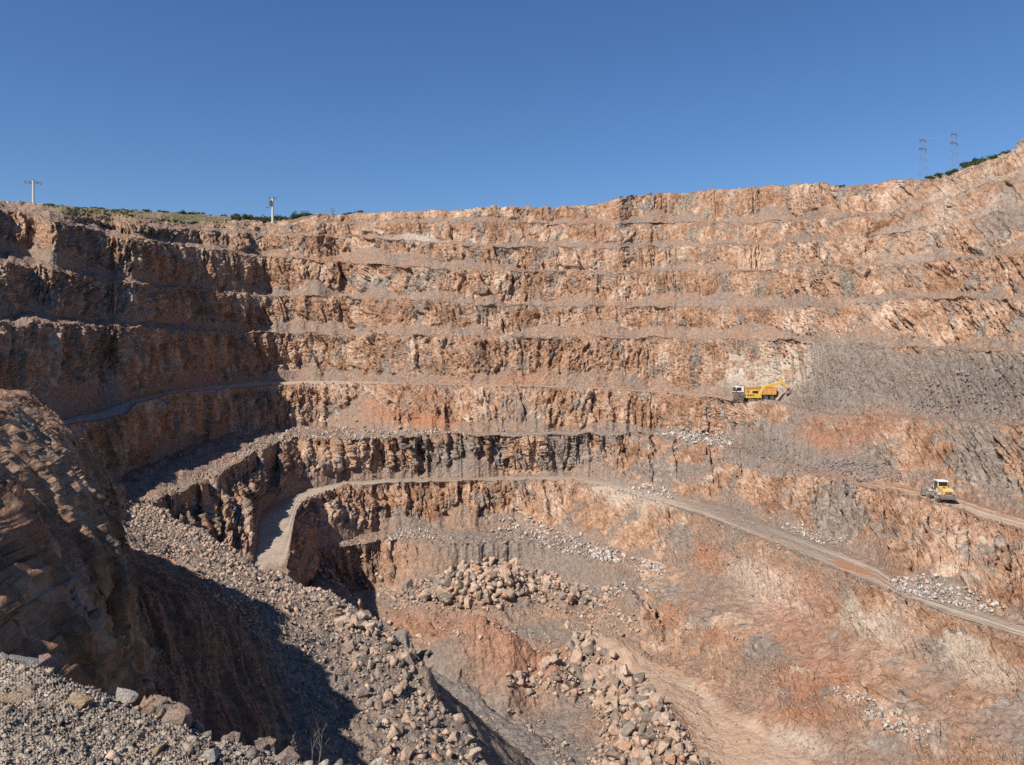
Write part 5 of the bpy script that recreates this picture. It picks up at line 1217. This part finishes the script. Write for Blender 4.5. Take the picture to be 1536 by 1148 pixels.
rim_plants(6, 1424, 1436, 0.0, 0.06, 0.7, 1.1, CD, 'bush', 'dark bush at the foot of the higher lattice pylon', 'bush', 'bushes below the higher pylon', 0.9)
rim_plants(24, 1449, 1487, 0.02, 0.22, 0.6, 1.15, CD, 'tree', 'dark pine on the steep rim beyond the higher lattice pylon', 'tree', 'pines on the steep rim', 1.1)
rim_plants(12, 1486, 1512, 0.02, 0.12, 0.5, 0.9, CD, 'bush', 'dark bush climbing the steep rim above the pines', 'bush', 'bushes on the steep rim', 0.9)

# dry plants at the lip of the near gravel
def dry_plant(px, py, h, label, seed, berries):
    g = random.Random(seed); d2 = (GX[:402] - px) ** 2 + (GY[:402] - py) ** 2; i = np.unravel_index(np.argmin(d2), d2.shape); p = Vector(PG[i])
    t = empty('dry_plant', p, 0); tag(t, label, 'plant')
    def twig(p0, dirv, ln, r, depth):
        q_ = p0; nseg = 5; dv = dirv.copy(); b = MB(); kids = []
        for k in range(nseg):
            dv = (dv + Vector((g.uniform(-.16, .16), g.uniform(-.16, .16), g.uniform(-.03, .10)))).normalized(); q2 = q_ + dv * ln / nseg
            b.tube(q_, q2, r * (1 - k / nseg * 0.6), r * (1 - (k + 1) / nseg * 0.6), n=5)
            q_ = q2
            if depth and k >= 1: kids.append((q_, (dv + Vector((g.uniform(-1, 1), g.uniform(-.5, .5), g.uniform(-.1, .4))) * 0.8).normalized()))
        o = b.build('stem' if depth else 'twig', M['twig'], t if depth else par[0])
        if depth:
            par[0] = o
            for c_, dd in kids: twig(c_, dd, ln * g.uniform(0.25, 0.45), r * 0.6, depth - 1)
        if berries and depth:
            m_ = MB()
            for k in range(26):
                f_ = g.uniform(0.35, 1.0); c_ = p0.lerp(q_, f_) + Vector((g.uniform(-.012, .012), g.uniform(-.012, .012), g.uniform(-.01, .01)))
                bmesh.ops.create_icosphere(m_.bm, subdivisions=1, radius=g.uniform(0.002, 0.0045), matrix=Matrix.Translation(c_))
            m_.build('seed_heads', M['twig'], o)
    par = [None]
    for k in range(1 if berries else 3): twig(Vector((g.uniform(-.02, .02), 0, -0.01)), Vector((g.uniform(-.3, .35) if not berries else 0.05, 0, 1)).normalized(), h * g.uniform(0.7, 1.0), 0.0018, 1)
dry_plant(446, 1138, 0.13, 'thin dry stalk with seed heads at the lip of the gravel', 3, True)
dry_plant(478, 1144, 0.17, 'bare branching dry twigs at the end of the gravel lip', 5, False)

# ------------------------------------------------------------------ light, sky, camera
EL, AZX, AZY = math.radians(45.5), -0.70, -0.71
h_ = math.hypot(AZX, AZY); sd = Vector((AZX / h_ * math.cos(EL), AZY / h_ * math.cos(EL), math.sin(EL)))
su = bpy.data.lights.new('sun', 'SUN'); su.energy = 5.0; su.angle = math.radians(0.53); su.color = (1.0, 0.95, 0.875)
so = bpy.data.objects.new('sun', su); COL.objects.link(so); so.rotation_euler = (-sd).to_track_quat('-Z', 'Y').to_euler(); so.location = (0, 0, 60)
W = bpy.data.worlds.new('World'); SC.world = W; W.use_nodes = True
nt = W.node_tree; nt.nodes.clear(); o_ = nt.nodes.new('ShaderNodeOutputWorld'); bg = nt.nodes.new('ShaderNodeBackground'); sk = nt.nodes.new('ShaderNodeTexSky')
sk.sky_type = 'NISHITA'; sk.sun_disc = False; sk.sun_elevation = EL; sk.sun_rotation = math.atan2(sd.x, sd.y); sk.altitude = 300; sk.air_density = 1.0; sk.dust_density = 0.2; sk.ozone_density = 5.0
hs = nt.nodes.new('ShaderNodeHueSaturation'); hs.inputs['Saturation'].default_value = 1.15; hs.inputs['Hue'].default_value = 0.506; nt.links.new(sk.outputs[0], hs.inputs['Color']); nt.links.new(hs.outputs[0], bg.inputs[0]); bg.inputs[1].default_value = 0.083; nt.links.new(bg.outputs[0], o_.inputs[0])
cam = bpy.data.cameras.new('camera'); co = bpy.data.objects.new('camera', cam); COL.objects.link(co); SC.camera = co
co.location = (0, 0, 0); co.rotation_euler = (math.pi / 2, 0, 0); cam.sensor_width = 36; cam.lens = F / 1536 * 36; cam.shift_y = -34 / 1536; cam.clip_start = 0.1; cam.clip_end = 9000
SC.view_settings.view_transform = 'Standard'; SC.view_settings.look = 'None'; SC.view_settings.exposure = 0.44; SC.view_settings.gamma = 1.0
SC.cycles.use_denoising = False
SC.cycles.max_bounces = 6; SC.cycles.diffuse_bounces = 4
